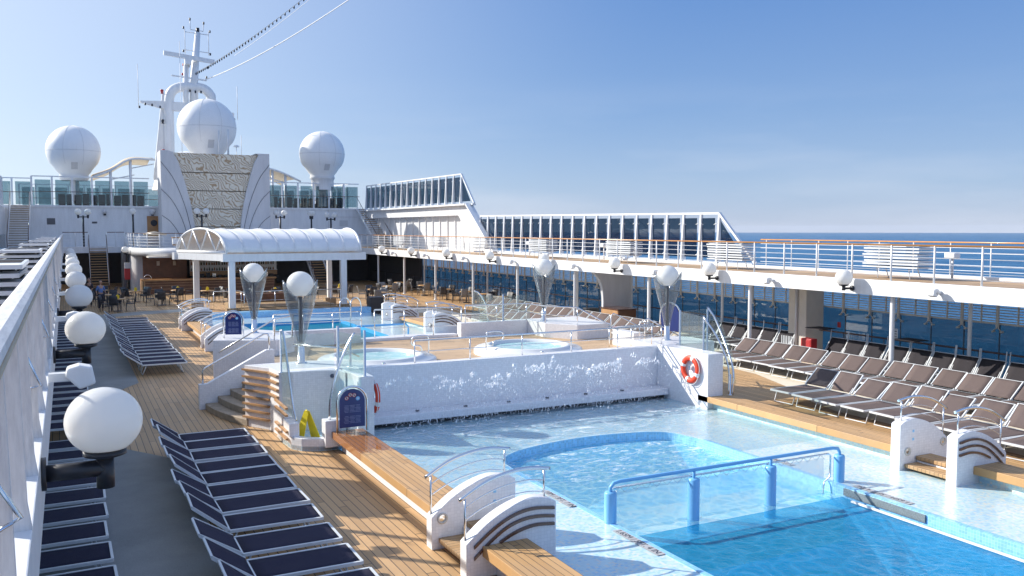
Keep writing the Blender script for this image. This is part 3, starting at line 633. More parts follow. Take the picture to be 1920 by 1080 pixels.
# steps and stair wall
st = thing('terrace_stairs', 'curved weathered teak steps climbing to the terrace past the grey carpet', 'stairs', (3.8, 23, 0))
def fan(x0, z0, z1, yA, yB, bul):
    pts = [(x0, yA)]+[(x0-bul*math.sin(PI*i/12*.5+0)*0 + (.55*(i/12)**2), yA+(yB-yA)*i/12) for i in range(13)]
    return pts
for k in range(6):
    x0 = 3.18+.32*k; z1 = .172*(k+1)
    e = [(x0+.62*(i/12)**1.8, 24.26-(24.26-21.7)*i/12) for i in range(13)]
    if k: e = [(min(x, 6.4), y) for x, y in e]
    m = MB(); m.prism(e+[(6.3, 21.7), (6.3, 24.26)], 'z', 0 if k == 0 else z1-.172+.0006, z1); m.build('step', 'stepdark', st, bevel=.012)
    m = MB(); m.prism([(x, 48.7-y) for x, y in e]+[(6.3, 27), (6.3, 24.5)], 'z', 0 if k == 0 else z1-.172+.0006, z1); m.build('step', 'stepdark', st)
sw = thing('stair_wall', 'white tiled wall with sloping top dividing the curved steps', 'wall', (4, 24.3, 0))
MB().prism([(3.03, 0), (3.03, .68), (3.25, .69), (4.8, 1.5), (5.02, 1.5), (5.02, 0)], 'y', 24.27, 24.45).build('wall_body', 'tile', sw, bevel=.012)
MB().tube([(3.14, 24.36, .66), (3.14, 24.36, 1.02), (3.2, 24.36, 1.1), (4.75, 24.36, 1.93), (4.86, 24.36, 1.93), (4.9, 24.36, 1.85), (4.9, 24.36, 1.5)], .024, 10).build('handrail', 'steel', sw)
b2 = thing('stair_block', 'white tiled block with blue sign and glass lamp beyond the curved steps', 'block', (5, 28, 0))
MB().prism([(3.8, 27.1), (5.5, 26.3), (6.2, 27.0), (6.2, 28.6), (5.4, 29.6), (4.2, 28.6)], 'z', 0, 1.5).build('block_body', 'tile', b2, bevel=.01)
MB().tube([(3.95, 26.9, 1.15), (3.98, 26.8, 1.2), (5.4, 26.1, 2.15), (5.9, 26.3, 2.2), (6.1, 26.7, 2.2), (6.1, 26.9, 1.5)], .024, 8).build('handrail', 'steel', b2)
MB().tube([(5.45, 26.35, 1.5), (5.45, 26.2, 2.15)], .02, 8).build('rail_post', 'steel', b2)
MB().beam((3.79, 27.3, .05), (4.15, 28.5, .05), .004, .05).build('vent', 'black', b2)

# ---------------- steel railings
def railing(name, label, path, zf, zt_, nposts, rails=(.5,), r=.024, mat='steel', pm=None, rr=.012, group=None, pr=.018, topmat=None, post_y=None):
    path = [Vector((p[0], p[1], 0)) for p in path]
    L = [(b-a).length for a, b in zip(path, path[1:])]; tot = sum(L)
    def at(t):
        d = t*tot
        for a, b, l in zip(path, path[1:], L):
            if d <= l+1e-6: return a+(b-a)*(d/l)
            d -= l
        return path[-1].copy()
    th = thing(name, label, 'railing', (path[0].x, path[0].y, zf), group)
    MB().tube([(p.x, p.y, zt_) for p in path], r, 8).build('top_rail', topmat or mat, th)
    for q in rails:
        MB().tube([(p.x, p.y, zf+(zt_-zf)*q) for p in path], rr, 6).build('mid_rail', mat, th)
    ts = [i/(nposts-1) for i in range(nposts)] if post_y is None else [(y-path[0].y)/(path[-1].y-path[0].y) for y in post_y]
    for t in ts:
        p = at(t); MB().tube([(p.x, p.y, zf), (p.x, p.y, zt_)], pr, 8).build('post', pm or mat, th)
    return th
railing('terrace_railing', 'long steel railing along the top of the fountain wall', [(7.55, 20.1), (15.0, 20.1)], 1.52, 2.07, 6, (.5,))
railing('terrace_railing', 'steel railing above the left parapet before the far pool', [(5.9, 28.6), (8.8, 28.5)], 1.5, 2.04, 4, (.45,))
railing('terrace_railing', 'steel railing on the curved kerb in front of the far pool', [(9.3, 28.6), (12.4, 28.3)], 1.1, 2.06, 4, (.33, .66))
railing('terrace_railing', 'steel railing stepping along the parapet to the glass lamp block', [(12.5, 28.2), (14.85, 28.1), (14.95, 26.85), (15.7, 25.85)], 1.5, 2.1, 5, (.5,))
railing('terrace_railing', 'short steel railing around the block above the life ring', [(13.5, 20.5), (13.45, 20.3), (14.9, 20.35), (15.1, 21.3)], 1.5, 2.08, 4, (.4,))
th = thing('stair_handrail', 'pair of sloping steel handrails on the right terrace steps', 'handrail', (16.5, 23.5, 1))
for y in (22.3, 24.2): MB().tube([(16.0, y, 1.0), (16.0, y, 1.95), (16.1, y, 2.02), (17.9, y, 1.15), (17.9, y, .15)], .022, 8).build('rail', 'steel', th)
th = thing('stair_handrail', 'sloping steel handrail descending from the angular block behind the whirlpool', 'handrail', (16, 26, 1))
MB().tube([(15.7, 25.85, 2.1), (17.4, 25.4, 1.15), (17.4, 25.4, .1)], .022, 8).build('rail', 'steel', th)

# ---------------- whirlpools
def whirl(cx, cy, lab):
    th = thing('whirlpool', lab, 'whirlpool', (cx, cy, 1.0), 'round whirlpools on the terrace')
    MB().lathe([(1.68, 0), (1.68, .14), (1.62, .18), (1.35, .2), (1.32, .25), (1.24, .27), (1.16, .25), (1.12, .15), (1.0, -.02), (.4, -.05), (0, -.05)], (cx, cy, 1.0), 56).build('shell', 'jactile', th)
    MB().lathe([(0, .17), (1.14, .17)], (cx, cy, 1.0), 48).build('water', 'waterj', th)
    for s in (-1, 1):
        a = PI*.5+s*.0
        MB().tube(arc([(cx+s*1.5-.0, cy-.15, 1.0), (cx+s*1.5, cy-.15, 1.62), (cx+s*1.4, cy-.15, 1.72), (cx+s*1.05, cy-.2, 1.72), (cx+s*.95, cy-.2, 1.6), (cx+s*1.0, cy-.2, 1.48), (cx+s*1.25, cy-.15, 1.42), (cx+s*1.3, cy-.15, 1.2), (cx+s*1.3, cy-.15, 1.1)], 40), .022, 8).build('handrail', 'steel', th) if s == (-1 if cx > 10 else 1) else None
    MB().lathe([(.05, 0), (.05, .03), (0, .04)], (cx-.3, cy-1.45, 1.2), 12).build('button', 'steel', th)
whirl(7.8, 23.75, 'left round white whirlpool on the teak terrace, partly behind glass')
whirl(12.65, 23.75, 'right round white whirlpool on the teak terrace behind the railing')

# ---------------- glass cone lamps
def cone_lamp(x, y, zf, zg, lab, yawc=0, cone='coneglass'):
    th = thing('cone_lamp', lab, 'lamp', (x, y, zf), 'white globe lamps in tall clear cones')
    MB().sphere((x, y, zg), .33, 32, 18, .97, -.93).build('globe', 'globe', th)
    MB().tube([(x, y, zf+.45), (x, y, zg-.3)], .05 if cone == 'coneglass' else .035, 12).build('pole', 'rubber' if cone == 'coneglass' else 'steel', th)
    MB().lathe([(.14, 0), (.14, .02), (.085, .03), (.085, .42), (.07, .44), (0, .44)], (x, y, zf), 20).build('base', 'steel', th)
    m = MB(); P = [(.07, .4), (.13, .75), (.20, 1.05), (.27, 1.3), (.33, 1.55), (.375, 1.8), (.385, 2.0)]
    ca = math.atan2(-y, -x)-.5
    P = [(q_*1.08, z_) for q_, z_ in P]
    for s0, s1 in ((ca+.08, ca+PI-.08), (ca+PI+.08, ca+2*PI-.08)):
        n = 14
        rows = []
        for q_ in range(9):
            row = []
            for k in range(n+1):
                a = s0+(s1-s0)*k/n; side = abs(math.sin(a-ca)); zt_ = 1.60+.46*side**1.5; z_ = .4+(zt_-.4)*q_/8
                r_ = P[-1][0]
                for (ra, za), (rb, zb2) in zip(P, P[1:]):
                    if za <= z_ <= zb2: r_ = ra+(rb-ra)*(z_-za)/(zb2-za)
                row.append((x+r_*math.cos(a+.5), y+r_*math.sin(a+.5), zf+z_))
            rows.append(row)
        for a, b in zip(rows, rows[1:]): m.ribbon(a, b)
    m.build('cone', cone, th, thick=.012)
    return th
cone_lamp(5.1, 21.5, 1.5, 3.45, 'globe lamp in a clear cone on the stair block above the shower')
cone_lamp(5.28, 28.5, 1.5, 3.41, 'globe lamp in a cone beside the far blue sign')
cone_lamp(15.95, 21.1, 1.49, 3.41, 'globe lamp in a slim grey cone above the life ring')
cone_lamp(15.35, 27.6, 1.5, 3.42, 'globe lamp in a cone behind the right whirlpool')

# ---------------- glass screens with bent steel tubes
def screen(lab, panes, tubes, posts=()):
    p0 = panes[0][0]; th = thing('glass_screen', lab, 'glass screen', (p0[0], p0[1], 0), 'glass wind screens with bent steel tubes')
    for q in panes: MB().face(q).build('pane', 'glass', th, thick=.012)
    for t_, r in tubes: MB().tube(t_, r, 10).build('bent_tube', 'steel', th)
    for (x, y, a, b, r) in posts:
        MB().lathe([(r+.03, 0), (r+.03, .015), (r, .02), (r, b-a), (0, b-a)], (x, y, a), 14).build('post', 'steel', th)
cvL = arc([(5.72, 18.62, .68), (5.70, 18.6, .75), (5.74, 18.68, 1.2), (5.75, 18.72, 1.8)], 8)
ta = arc([(4.98, 18.5, .68), (5.0, 18.5, 1.1), (5.1, 18.52, 1.5), (5.3, 18.6, 2.0), (5.5, 18.68, 2.35), (5.62, 18.72, 2.52)], 24)
screen('glass screen with bent steel tube beside the near blue sign', [[(5.0, 18.5, .7), (5.05, 18.5, 1.3), (5.12, 18.52, 1.55), (5.3, 18.6, 2.0), (5.58, 18.72, 2.5), (5.85, 18.8, 2.5), (5.85, 18.8, 1.55), (5.6, 18.7, .7)]], [(ta, .026)], [(5.88, 18.82, 1.5, 2.55, .03)])
screen('glass screen with slanting steel tube left of the yellow wet floor sign', [[(4.33, 20.2, 1.5), (4.33, 20.2, 2.5), (4.36, 20.15, 2.5), (4.42, 19.75, 1.6), (4.4, 19.5, .62), (4.34, 20.15, .62)]],
       [(arc([(4.35, 20.2, 2.5), (4.38, 20.1, 2.3), (4.41, 19.85, 1.6), (4.43, 19.55, .9), (4.44, 19.3, .56)], 20), .028)], [(4.33, 20.24, 1.5, 2.5, .022)])
screen('tall steel post carrying glass panes between the stair block and fountain wall', [[(5.66, 20.15, 1.55), (5.66, 20.15, 2.4), (5.86, 18.9, 2.4), (5.86, 18.9, 1.55)], [(4.4, 20.4, 1.55), (5.6, 20.3, 1.55), (5.6, 20.3, 2.35), (4.4, 20.4, 2.35)]], [([(4.8, 21.0, 2.05), (5.66, 20.2, 2.0), (6.3, 20.6, 1.7)], .02)], [(5.66, 20.2, 1.5, 2.52, .035), (6.0, 20.35, 1.5, 2.1, .03)])
m_ = arc([(15.25, 17.75, .45), (15.4, 18.0, 1.3), (15.5, 18.5, 1.9), (15.55, 18.9, 2.3), (15.56, 19.2, 2.52)], 28)
screen('glass box of screens with bent steel tubes above the life ring', [[(15.3, 19.65, 1.55), (15.3, 19.65, 2.5), (15.2, 18.5, 2.45), (15.2, 18.5, 1.58)], [(15.3, 19.65, 1.55), (15.3, 19.65, 2.5), (16.5, 19.9, 2.5), (16.5, 19.9, 1.5)], [(15.22, 18.5, .5), (15.22, 18.5, 2.4), (15.5, 18.5, 1.9), (15.35, 18.0, .9), (15.3, 17.8, .5)], [(16.5, 19.9, .4), (16.5, 19.9, 2.5), (16.7, 19.6, 2.2), (16.85, 19.2, 1.2), (16.9, 19.1, .4)]],
       [(arc([(15.42, 17.7, .45), (15.42, 17.75, 1.2), (15.32, 18.05, 1.9), (15.2, 18.5, 2.45)], 20), .024), (arc([(15.55, 17.7, .45), (15.6, 17.8, 1.2), (16.0, 18.9, 2.2), (16.45, 19.85, 2.55)], 24), .028)],
       [(15.3, 19.65, 1.5, 2.52, .028), (15.2, 18.5, 1.56, 2.48, .025), (16.48, 19.9, 0, 2.5, .028), (15.45, 17.7, .45, 1.0, .03)])
screen('glass screen on the angular block behind the right whirlpool', [[(13.1, 28.3, 1.5), (13.1, 28.3, 2.45), (14.0, 28.25, 2.4), (14.0, 28.25, 1.5)], [(14.05, 28.25, 1.5), (14.05, 28.25, 2.4), (15.2, 28.4, 2.4), (15.2, 28.4, 1.5)], [(12.9, 28.6, 1.5), (13.0, 28.6, 2.6), (13.15, 28.4, 2.5), (13.4, 28.3, 1.9), (13.5, 28.3, 1.5)]], [(arc([(13.0, 28.5, 2.6), (13.15, 28.4, 2.5), (13.35, 28.3, 2.1), (13.45, 28.3, 1.5)], 14), .024)], [(14.02, 28.25, 1.5, 2.45, .03)])
# ---------------- life rings
def life_ring(x, y, z, lab):
    th = thing('life_ring', lab, 'life ring', (x, y, z), 'orange life rings on the end walls')
    m = MB(); n, k = 40, 12; rg = []
    for i in range(n):
        a = 2*PI*i/n; rg.append([m.bm.verts.new((x+.055*math.cos(2*PI*j/k), y+(.30+.075*math.sin(2*PI*j/k))*math.cos(a), z+(.30+.075*math.sin(2*PI*j/k))*math.sin(a))) for j in range(k)])
    for i in range(n):
        A, B = rg[i], rg[(i+1) % n]
        for j in range(k): f = m.bm.faces.new((A[j], A[(j+1) % k], B[(j+1) % k], B[j])); f.smooth = True
    m.build('ring', 'ring', th)
    for q in range(4):
        m = MB(); a0 = q*PI/2+.35; rr = []
        for i in range(4):
            a = a0+.1*(i-1.5); rr.append([(x+.060*math.cos(2*PI*j/k), y+(.30+.081*math.sin(2*PI*j/k))*math.cos(a), z+(.30+.081*math.sin(2*PI*j/k))*math.sin(a)) for j in range(k+1)])
        for a, b in zip(rr, rr[1:]): m.ribbon(a, b)
        m.build('white_band', 'white', th)
    m = MB()
    for q in range(4):
        a0 = q*PI/2+.35; m.tube(arc([(x-.02, y+r*math.cos(a), z+r*math.sin(a)) for r, a in ((.385, a0), (.40, a0+.4), (.41, a0+.78), (.40, a0+1.17), (.385, a0+1.57))], 12), .009, 5)
    m.build('grab_rope', 'white', th)
    MB().box(x-.03, x+.06, y-.04, y+.04, z-.02, z+.1).build('hook', 'steel', th)
life_ring(14.68, 18.39, 1.09, 'orange and white life ring on the white wall right of the fountain')
life_ring(6.14, 19.0, 1.0, 'orange life ring seen edge on behind the near blue sign')
# ---------------- arched blue signs
def arch_sign(x, y, z0, w_, h_, rz, lab, back=False):
    th = thing('arched_sign', lab, 'sign', (0, 0, 0), 'arched navy pool rule signs'); hw = w_/2
    def ar(r, n=16, base=0): return [(-r, base)]+[(r*math.cos(PI-PI*i/n), h_-hw+r*math.sin(PI*i/n)) for i in range(n+1)]+[(r, base)]
    MB().prism(ar(hw-.05, base=.1), 'y', -.012, .012).build('board', 'signblue', th)
    MB().tube([(a, 0, b) for a, b in ar(hw)], .026, 10).build('frame_tube', 'steel', th)
    if not back:
        m = MB(); r = random.Random(3)
        for cx in (-.5, 0, .5):
            for row in range(2):
                zt = h_*.58-row*h_*.24
                for k in range(6):
                    ln = (hw-.1)*.28*r.uniform(.6, 1); m.box(cx*(hw-.08)-.0-ln, cx*(hw-.08)+ln, -.0145, -.0135, zt-k*.026*h_/.9, zt-k*.026*h_/.9+.009)
        m.build('small_print', 'signdim', th)
        for k, (cx, dz) in enumerate(((-.42, .70), (-.15, .77), (.15, .76), (.43, .68))):
            X, Z = cx*(hw-.04), h_*dz+.05*h_
            p = MB().prism([(X+.045*math.cos(a*PI/8), Z+.045*math.sin(a*PI/8)) for a in range(16)], 'y', -.016, -.0135).build('icon', 'blue_rail' if k == 3 else 'signwhite', th)
            if k < 3:
                q = MB(); q.tube([(X+.041*math.cos(a*PI/8), -.017, Z+.041*math.sin(a*PI/8)) for a in range(17)], .006, 4); q.tube([(X-.03, -.018, Z+.03), (X+.03, -.018, Z-.03)], .005, 4); q.build('red_ring', 'red', p)
                q = MB(); q.box(X-.012, X+.012, -.0175, -.016, Z-.022, Z+.012); q.sphere((X, -.017, Z+.02), .008, 8, 6); q.build('figure', 'black', p)
            else:
                q = MB(); q.sphere((X, -.017, Z), .018, 8, 6); q.build('figure', 'signwhite', p)
    th.location = (x, y, z0); th.rotation_euler = (0, 0, rz); return th
arch_sign(5.38, 18.15, .45, .66, .98, .0, 'arched navy sign with four round icons at the head of the wet bench')
arch_sign(4.47, 27.5, 1.5, .58, .82, -.35, 'smaller arched navy sign on the block left of the far pool')
arch_sign(16.9, 22.2, 1.5, .75, 1.0, 1.9, 'back of a navy arched sign behind the glass lamp above the life ring', True)
# ---------------- yellow wet floor sign
th = thing('wet_floor_sign', 'yellow folding wet floor sign standing in the shower niche', 'floor sign', (4.72, 19.45, .1))
for sg in (-1, 1):
    def Q(u, h): return (4.72+sg*(.19-.18*h/.62)-.55*u, 19.45+u*.8, .1+h)
    MB().face([Q(-.14, 0), Q(.14, 0), Q(.06, .62), Q(-.06, .62)]).build('panel', 'yellow', th, thick=.022)
MB().tube([(4.72, 19.39, .72), (4.72, 19.51, .72)], .022, 8).build('hinge', 'yellow', th)

# ---------------- sun loungers
def lounger(name, fab, ang, lab, cat, group, sc=1.0, canopy=False):
    th = thing(name, lab, cat, (0, 0, 0), group); L, W, z = 1.38, .735, .34
    m = MB()
    for s in (-1, 1): m.beam((0, s*W/2, z), (L, s*W/2, z), .036, .045)
    m.beam((0, -W/2, z), (0, W/2, z), .036, .045); m.beam((L, -W/2+.02, z-.004), (L, W/2-.02, z-.004), .035, .035)
    m.build('seat_frame', 'alu', th)
    n = 8; m = MB()
    for k in range(n): pass
    rows = [[(.02+(L-.04)*i/8, (W/2-.022)*(-1+2*j/4), z+.012-.018*(1-(2*j/4-1)**2)*math.sin(PI*i/8)) for i in range(9)] for j in range(5)]
    for a, b in zip(rows, rows[1:]): m.ribbon(a, b)
    m.build('seat_fabric', fab, th, thick=.006)
    ca, sa = math.cos(ang), math.sin(ang); B = .64
    P = lambda t, y, o=0: (L+.02+t*ca-o*sa, y, z+.03+t*sa+o*ca)
    m = MB()
    for s in (-1, 1): m.beam(P(0, s*(W/2+.02)), P(B, s*(W/2+.02)), .03, .045)
    m.beam(P(B, -W/2), P(B, W/2), .03, .03)
    m.build('back_frame', 'alu', th)
    m = MB(); rows = [[P(.01+(B-.02)*i/6, (W/2-.0)*(-1+2*j/4), .012-.02*(1-(2*j/4-1)**2)*math.sin(PI*i/6)) for i in range(7)] for j in range(5)]
    for a, b in zip(rows, rows[1:]): m.ribbon(a, b)
    m.build('back_fabric', fab, th, thick=.006)
    for x, dx in ((.22, -.1), (L-.12, .12)):
        m = MB(); y = W/2-.04
        m.tube([(x, -y, z-.02), (x+dx, -y, .02), (x+dx, y, .02), (x, y, z-.02)], .016, 6); m.build('leg', 'alu', th)
    m = MB()
    for s in (-1, 1): m.beam(P(.36, s*(W/2-.02)), (L-.05, s*(W/2-.04), z-.03), .018, .018)
    m.build('back_strut', 'alu', th)
    if canopy:
        m = MB()
        for s in (-1, 1): m.beam(P(B-.1, s*(W/2+.03)), (L+.36, s*(W/2+.03), z+.86), .022, .022)
        m.build('sunshade_arm', 'alu', th)
    return th
protos = {}
def put_lounger(kind, x, y, rz, lab, group, ang_key=None):
    key = (kind, ang_key)
    if key not in protos:
        fab, ang, cat, can = {'navy': ('navy', .62, 'sun lounger', False), 'taupe': ('taupe', .72, 'sun lounger', False), 'wall': ('black_mesh', .98, 'sun lounger', True)}[kind]
        if ang_key: ang = ang_key
        o = lounger('sun_lounger', fab, ang, lab, cat, group, canopy=can); o.location = (x, y, .004); o.rotation_euler = (0, 0, rz); protos[key] = o; return o
    return dup(protos[key], (x, y, .004), rz, lab, group)
# left groups: head to -X, so lounger local +X (head) points to world -X
ys = [11.13-1.0*3, 11.13-2.0, 11.13-1.0, 11.13, 12.12, 13.15, 14.08, 14.92, 15.81, 16.59, 17.52, 18.43, 19.2]
for i, y in enumerate(ys):
    if y < 7.5: continue
    put_lounger('navy', 3.43+R.uniform(-.02, .02), y+.36, PI+R.uniform(-.025, .025), nth(i)+' navy lounger from the camera in the row beside the near wooden deck' if i < 12 else 'last navy lounger of the near row, by the curved steps', 'navy loungers in the near row along the wood deck', (None, .56, .68)[(i*7) % 3])
ys = [30.88+.96*i for i in range(15)]+[45.6, 46.9]
for i, y in enumerate(ys):
    put_lounger('navy', 3.5+R.uniform(-.03, .03), y+.36, PI+R.uniform(-.02, .02), nth(i)+' navy lounger in the farther row, counted from its near end', 'navy loungers in the far row on the wood deck', (None, .56)[i % 2])
ys = [8.9+1.0*i for i in range(42)]
for i, y in enumerate(ys):
    if 20.6 < y < 21.5: continue
    put_lounger('navy', .43+R.uniform(-.03, .03), y+.2, PI+R.uniform(-.02, .02), nth(i)+' navy lounger from the camera in the row under the left gallery', 'navy loungers in the row under the left gallery')
# right rows: foot at x, head to +X
for i in range(13):
    y = 18.24-.84*i
    if y < 6: break
    put_lounger('taupe', 17.36+R.uniform(-.06, .06), y-.36, R.uniform(-.045, .045), nth(i)+' taupe lounger from the life ring in the front row by the pool', 'taupe loungers in the front row right of the pool', (None, .66, .82)[(i*5) % 3])
for i in range(19):
    y = 24.8-.82*i
    if y < 9: break
    put_lounger('taupe', 20.43+R.uniform(-.06, .06), y-.36, R.uniform(-.045, .045), nth(i)+' taupe lounger from the far end of the middle row on the right', 'taupe loungers in the middle row on the right', (None, .66, .82)[(i*3) % 3])
k = 0
for i in range(24):
    y = 29.5-.84*i
    if 22.9 < y < 24.6 or y < 10: continue
    put_lounger('wall', 22.85, y-.36, R.uniform(-.03, .03), nth(k)+' shaded lounger from the far end of the row against the tinted glass', 'shaded dark loungers against the glass wall'); k += 1
for r_, (x, y0, n, word) in enumerate(((20.9, 47.2, 21, 'back'), (17.9, 41.4, 7, 'front'))):
    for i in range(n):
        y = y0-.86*i
        if x > 20 and 34.6 < y < 38.2 and False: continue
        put_lounger('taupe', x+R.uniform(-.04, .04), y-.36, R.uniform(-.04, .04), nth(i)+' taupe lounger in the far %s row beyond the whirlpools' % word, 'taupe loungers in the far %s row' % word)
# folded sunshade tops standing flat above some wall loungers
for i, y in enumerate((23.0, 19.2)): tag(MB().box(23.9, 24.6, y-.4, y+.4, 1.22, 1.245).build('sunshade', 'black_mesh'), 'flat dark sunshade raised above a shaded lounger, the %s one' % ('farther', 'nearer')[i], 'sunshade', 'raised flat sunshades')

# ---------------- upper gallery, right side
gal = thing('right_gallery', 'white right hand gallery deck edge running above the glass wall', 'gallery', (22.1, 30, 3))
MB().box(22.12, 22.3, -6, 79, 2.77, ZU+.012).build('fascia', 'hull', gal, bevel=.01)
MB().box(22.3, 25.9, -6, 79, 2.95, ZU).build('slab', 'hull', gal)
MB().box(25.35, 25.75, -6, 54, ZU, ZU+.09).build('kerb', 'hull', gal)
m = MB().box(22.32, 25.34, -6, 54, ZU+.001, ZU+.005); struct(m.build('upper_deck', 'updeck'))
m = MB().box(22.32, 25.5, 54, 79, ZU+.001, ZU+.005); struct(m.build('upper_deck', 'updeck'))
posty = [15.39-1.49*k for k in range(1, 9)][::-1]+[15.39+1.476*k for k in range(44)]
railing('gallery_railing', 'white gallery railing with wooden handrail along the right side', [(22.2, posty[0]), (22.2, 79)], ZU, 4.33, 0, [.16, .32, .5, .68, .84], r=.028, mat='hull', rr=.009, pr=.028, topmat='orangerail', post_y=posty)
railing('gallery_railing', 'outer white railing with wooden handrail facing the sea', [(25.6, 6), (25.6, 27.6)], ZU+.08, 4.38, 0, [.16, .32, .5, .68, .84], r=.026, mat='hull', rr=.009, pr=.02, topmat='orangerail', post_y=[17.47-1.4*k for k in range(1, 9)][::-1]+[17.47+1.4*k for k in range(8)])
def wall_globe(x, y, z, sg, label, r=.265, group='white globe lamps along the gallery edge', long=False, proto={}):
    key = (sg, long)
    if key not in proto:
        th = thing('globe_lamp', label, 'globe lamp', (0, 0, 0), group); L = .4 if sg > 0 else .42
        MB().sphere((0, 0, 0), r, 36, 20, .93 if long else .98, -.86).build('globe', 'globe', th)
        MB().lathe([(r*.42, -r*.80), (r*.56, -r*.81), (r*.56, -r*.93), (r*.3, -r*1.02)], (0, 0, 0), 24).build('collar', 'black', th)
        w_ = .06 if long else .055; MB().lathe([(0, -.10 if long else -.02), (w_, -.10 if long else -.02), (w_, .11), (0, .11)], (0, 0, -r-.12), 16).build('socket', 'black', th)
        MB().tube([(0, 0, -r-.08), (sg*L, 0, -r-.08)], .06 if long else .035, 12).build('bracket_arm', 'black', th)
        p = MB().lathe([(0, 0), (.085+.03*long, 0), (.085+.03*long, .04), (0, .04)], (0, 0, 0), 18)
        bmesh.ops.transform(p.bm, matrix=Matrix.Translation((sg*(L-.05), 0, -r-.08)) @ Matrix.Rotation(sg*PI/2, 4, 'Y'), verts=p.bm.verts[:]); p.build('wall_flange', 'black', th)
        if long: MB().tube([(sg*(L-.01), 0, -r-.08), (sg*(L+.12), 0, -r-.08)], .04, 12).build('spacer', 'hull', th)
        th.location = (x, y, z); proto[key] = th; return th
    return dup(proto[key], (x, y, z), None, label, group)
for i in range(9):
    wall_globe(21.72, 6.8+6.45*i+6.45, 3.29, 1, nth(i)+' white globe lamp from the right end of the right gallery' if i else 'nearest white globe lamp on the right gallery edge, outside or at the frame edge')
for i in range(9):
    wall_globe(.2, 6.75+6.45*i, 3.45, -1, nth(i)+' white globe lamp from the camera in the row along the left rail' if i else 'largest white globe lamp, nearest the camera in the left row', r=.255, long=True)
def flood(x, y, z, sg, label, proto={}):
    if 'p' not in proto:
        th = thing('floodlight', label, 'floodlight', (0, 0, 0), 'small floodlights along the gallery edge')
        m = MB(); m.prism([(-.13, -.07), (-.10, .10), (.02, .13), (.13, .10), (.15, .02), (.02, -.12)], 'y', -.11, .11); m.build('housing', 'hull', th, bevel=.02)
        MB().box(.1, .3, -.06, .06, -.03, .05).build('arm', 'alu', th)
        p = MB().lathe([(.045, 0), (.03, .015), (0, .018)], (0, 0, 0), 14); bmesh.ops.transform(p.bm, matrix=Matrix.Translation((.03, -.108, 0)) @ Matrix.Rotation(PI/2, 4, 'X'), verts=p.bm.verts[:]); p.build('lens_cap', 'curtain', th)
        proto['p'] = th; th.location = (x, y, z); th.rotation_euler = (0, 0, 0 if sg > 0 else PI); return th
    return dup(proto['p'], (x, y, z), 0 if sg > 0 else PI, label, 'small floodlights along the gallery edge')
for i in range(8): flood(21.84, 16.6+6.6*i, 3.0, 1, nth(i)+' small white floodlight on the right gallery edge from the near end')
for i in range(6): flood(.1, 9.9+6.45*i, 3.3, -1, nth(i)+' small white floodlight on the left gallery edge from the camera')
# columns
def column(x, y, lab, zt_=2.94, r=.075):
    th = thing('deck_column', lab, 'column', (x, y, 0), 'slender white columns under the gallery')
    MB().lathe([(r, 0), (r, zt_)], (x, y, 0), 16).build('shaft', 'hull', th); MB().lathe([(r*1.7, 0), (r*1.7, .03), (r, .06)], (x, y, 0), 16).build('foot_ring', 'hull', th)
for i, y in enumerate((18.45, 24.7, 31.0, 37.2, 43.4, 49.4, 55.6, 61.8, 67.9)): column(22.45, y, nth(i)+' slender white column from the right in the front line under the gallery')
for i, y in enumerate((17.6, 23.9+5.2, 41, 52.5, 64)): column(24.9, y, nth(i)+' slender column from the right standing close to the tinted glass', r=.06)
o = thing('grey_pillar', 'broad grey beige pillar against the glass wall behind the red box', 'pillar', (25, 24.4, 0))
MB().box(24.55, 25.45, 24.0, 24.9, 0, 2.94).build('pillar_body', M['curtain'], o, bevel=.02); MB().tube([(24.5, 24.45, 0), (24.5, 24.45, 2.94)], .05, 10).build('pipe', 'greywhite', o)
o = thing('arched_partition', 'grey partition with curved left edge under the gallery', 'partition', (24, 35, 0))
q = arc([(36.0, 0, 0), (36.0, 1.3, 0), (36.1, 1.9, 0), (36.5, 2.4, 0), (37.3, 2.75, 0), (38.2, 2.94, 0)], 26)
q = arc([(23.35, 0, 0), (23.35, 1.5, 0), (23.22, 2.1, 0), (22.95, 2.55, 0), (22.6, 2.8, 0), (22.3, 2.94, 0)], 26)
MB().prism([(p.x, p.y) for p in q]+[(24.95, 2.94), (24.95, 0)], 'y', 36.0, 36.2).build('panel', 'greywhite', o)
MB().box(24.95, 25.05, 35.95, 36.2, 0, 2.94).build('edge_trim', 'hull', o); MB().tube([(p.x, 36.0, p.y) for p in q], .04, 6).build('edge_trim', 'hull', o)
# glass side wall
gw = thing('glass_wall', 'tall tinted glass wall with louvres facing the sea under the gallery', 'glass wall', (25.6, 30, 0))
by = [1.5+1.2*k for k in range(64)]
for a in by: MB().box(25.6, 25.62, a+.012, a+1.188, .02, 1.86).build('pane', 'seaglass', gw)
m = MB().box(25.58, 25.64, 1.5, 78.3, 1.86, 1.92).box(25.58, 25.64, 1.5, 78.3, 0, .02); m.build('frame_bar', M['curtain'], gw)
m = MB()
for k in range(11): m.beam((25.62, 1.5, 1.97+.085*k), (25.62, 78, 1.97+.085*k), .05, .028)
m.build('louvre', M['curtain'], gw)
m = MB()
for a in by: m.box(25.59, 25.63, a-.01, a+.01, .02, 1.86)
m.build('glass_joint', 'rubber', gw)
for a in by:
    m = MB().box(25.45, 25.52, a-.035, a+.035, 1.75, 2.95); m.tube([(25.48, a-.14, 1.66), (25.48, a, 1.78), (25.48, a+.14, 1.66)], .018, 6); m.tube([(25.44, a-.14, 1.65), (25.58, a-.14, 1.65)], .03, 8); m.tube([(25.44, a+.14, 1.65), (25.58, a+.14, 1.65)], .03, 8); m.build('bracket', M['curtain'], gw)
m = MB()
for a in by: m.box(25.56, 25.6, a+.58, a+.62, 1.92, 2.95)
m.build('louvre_post', M['curtain'], gw)
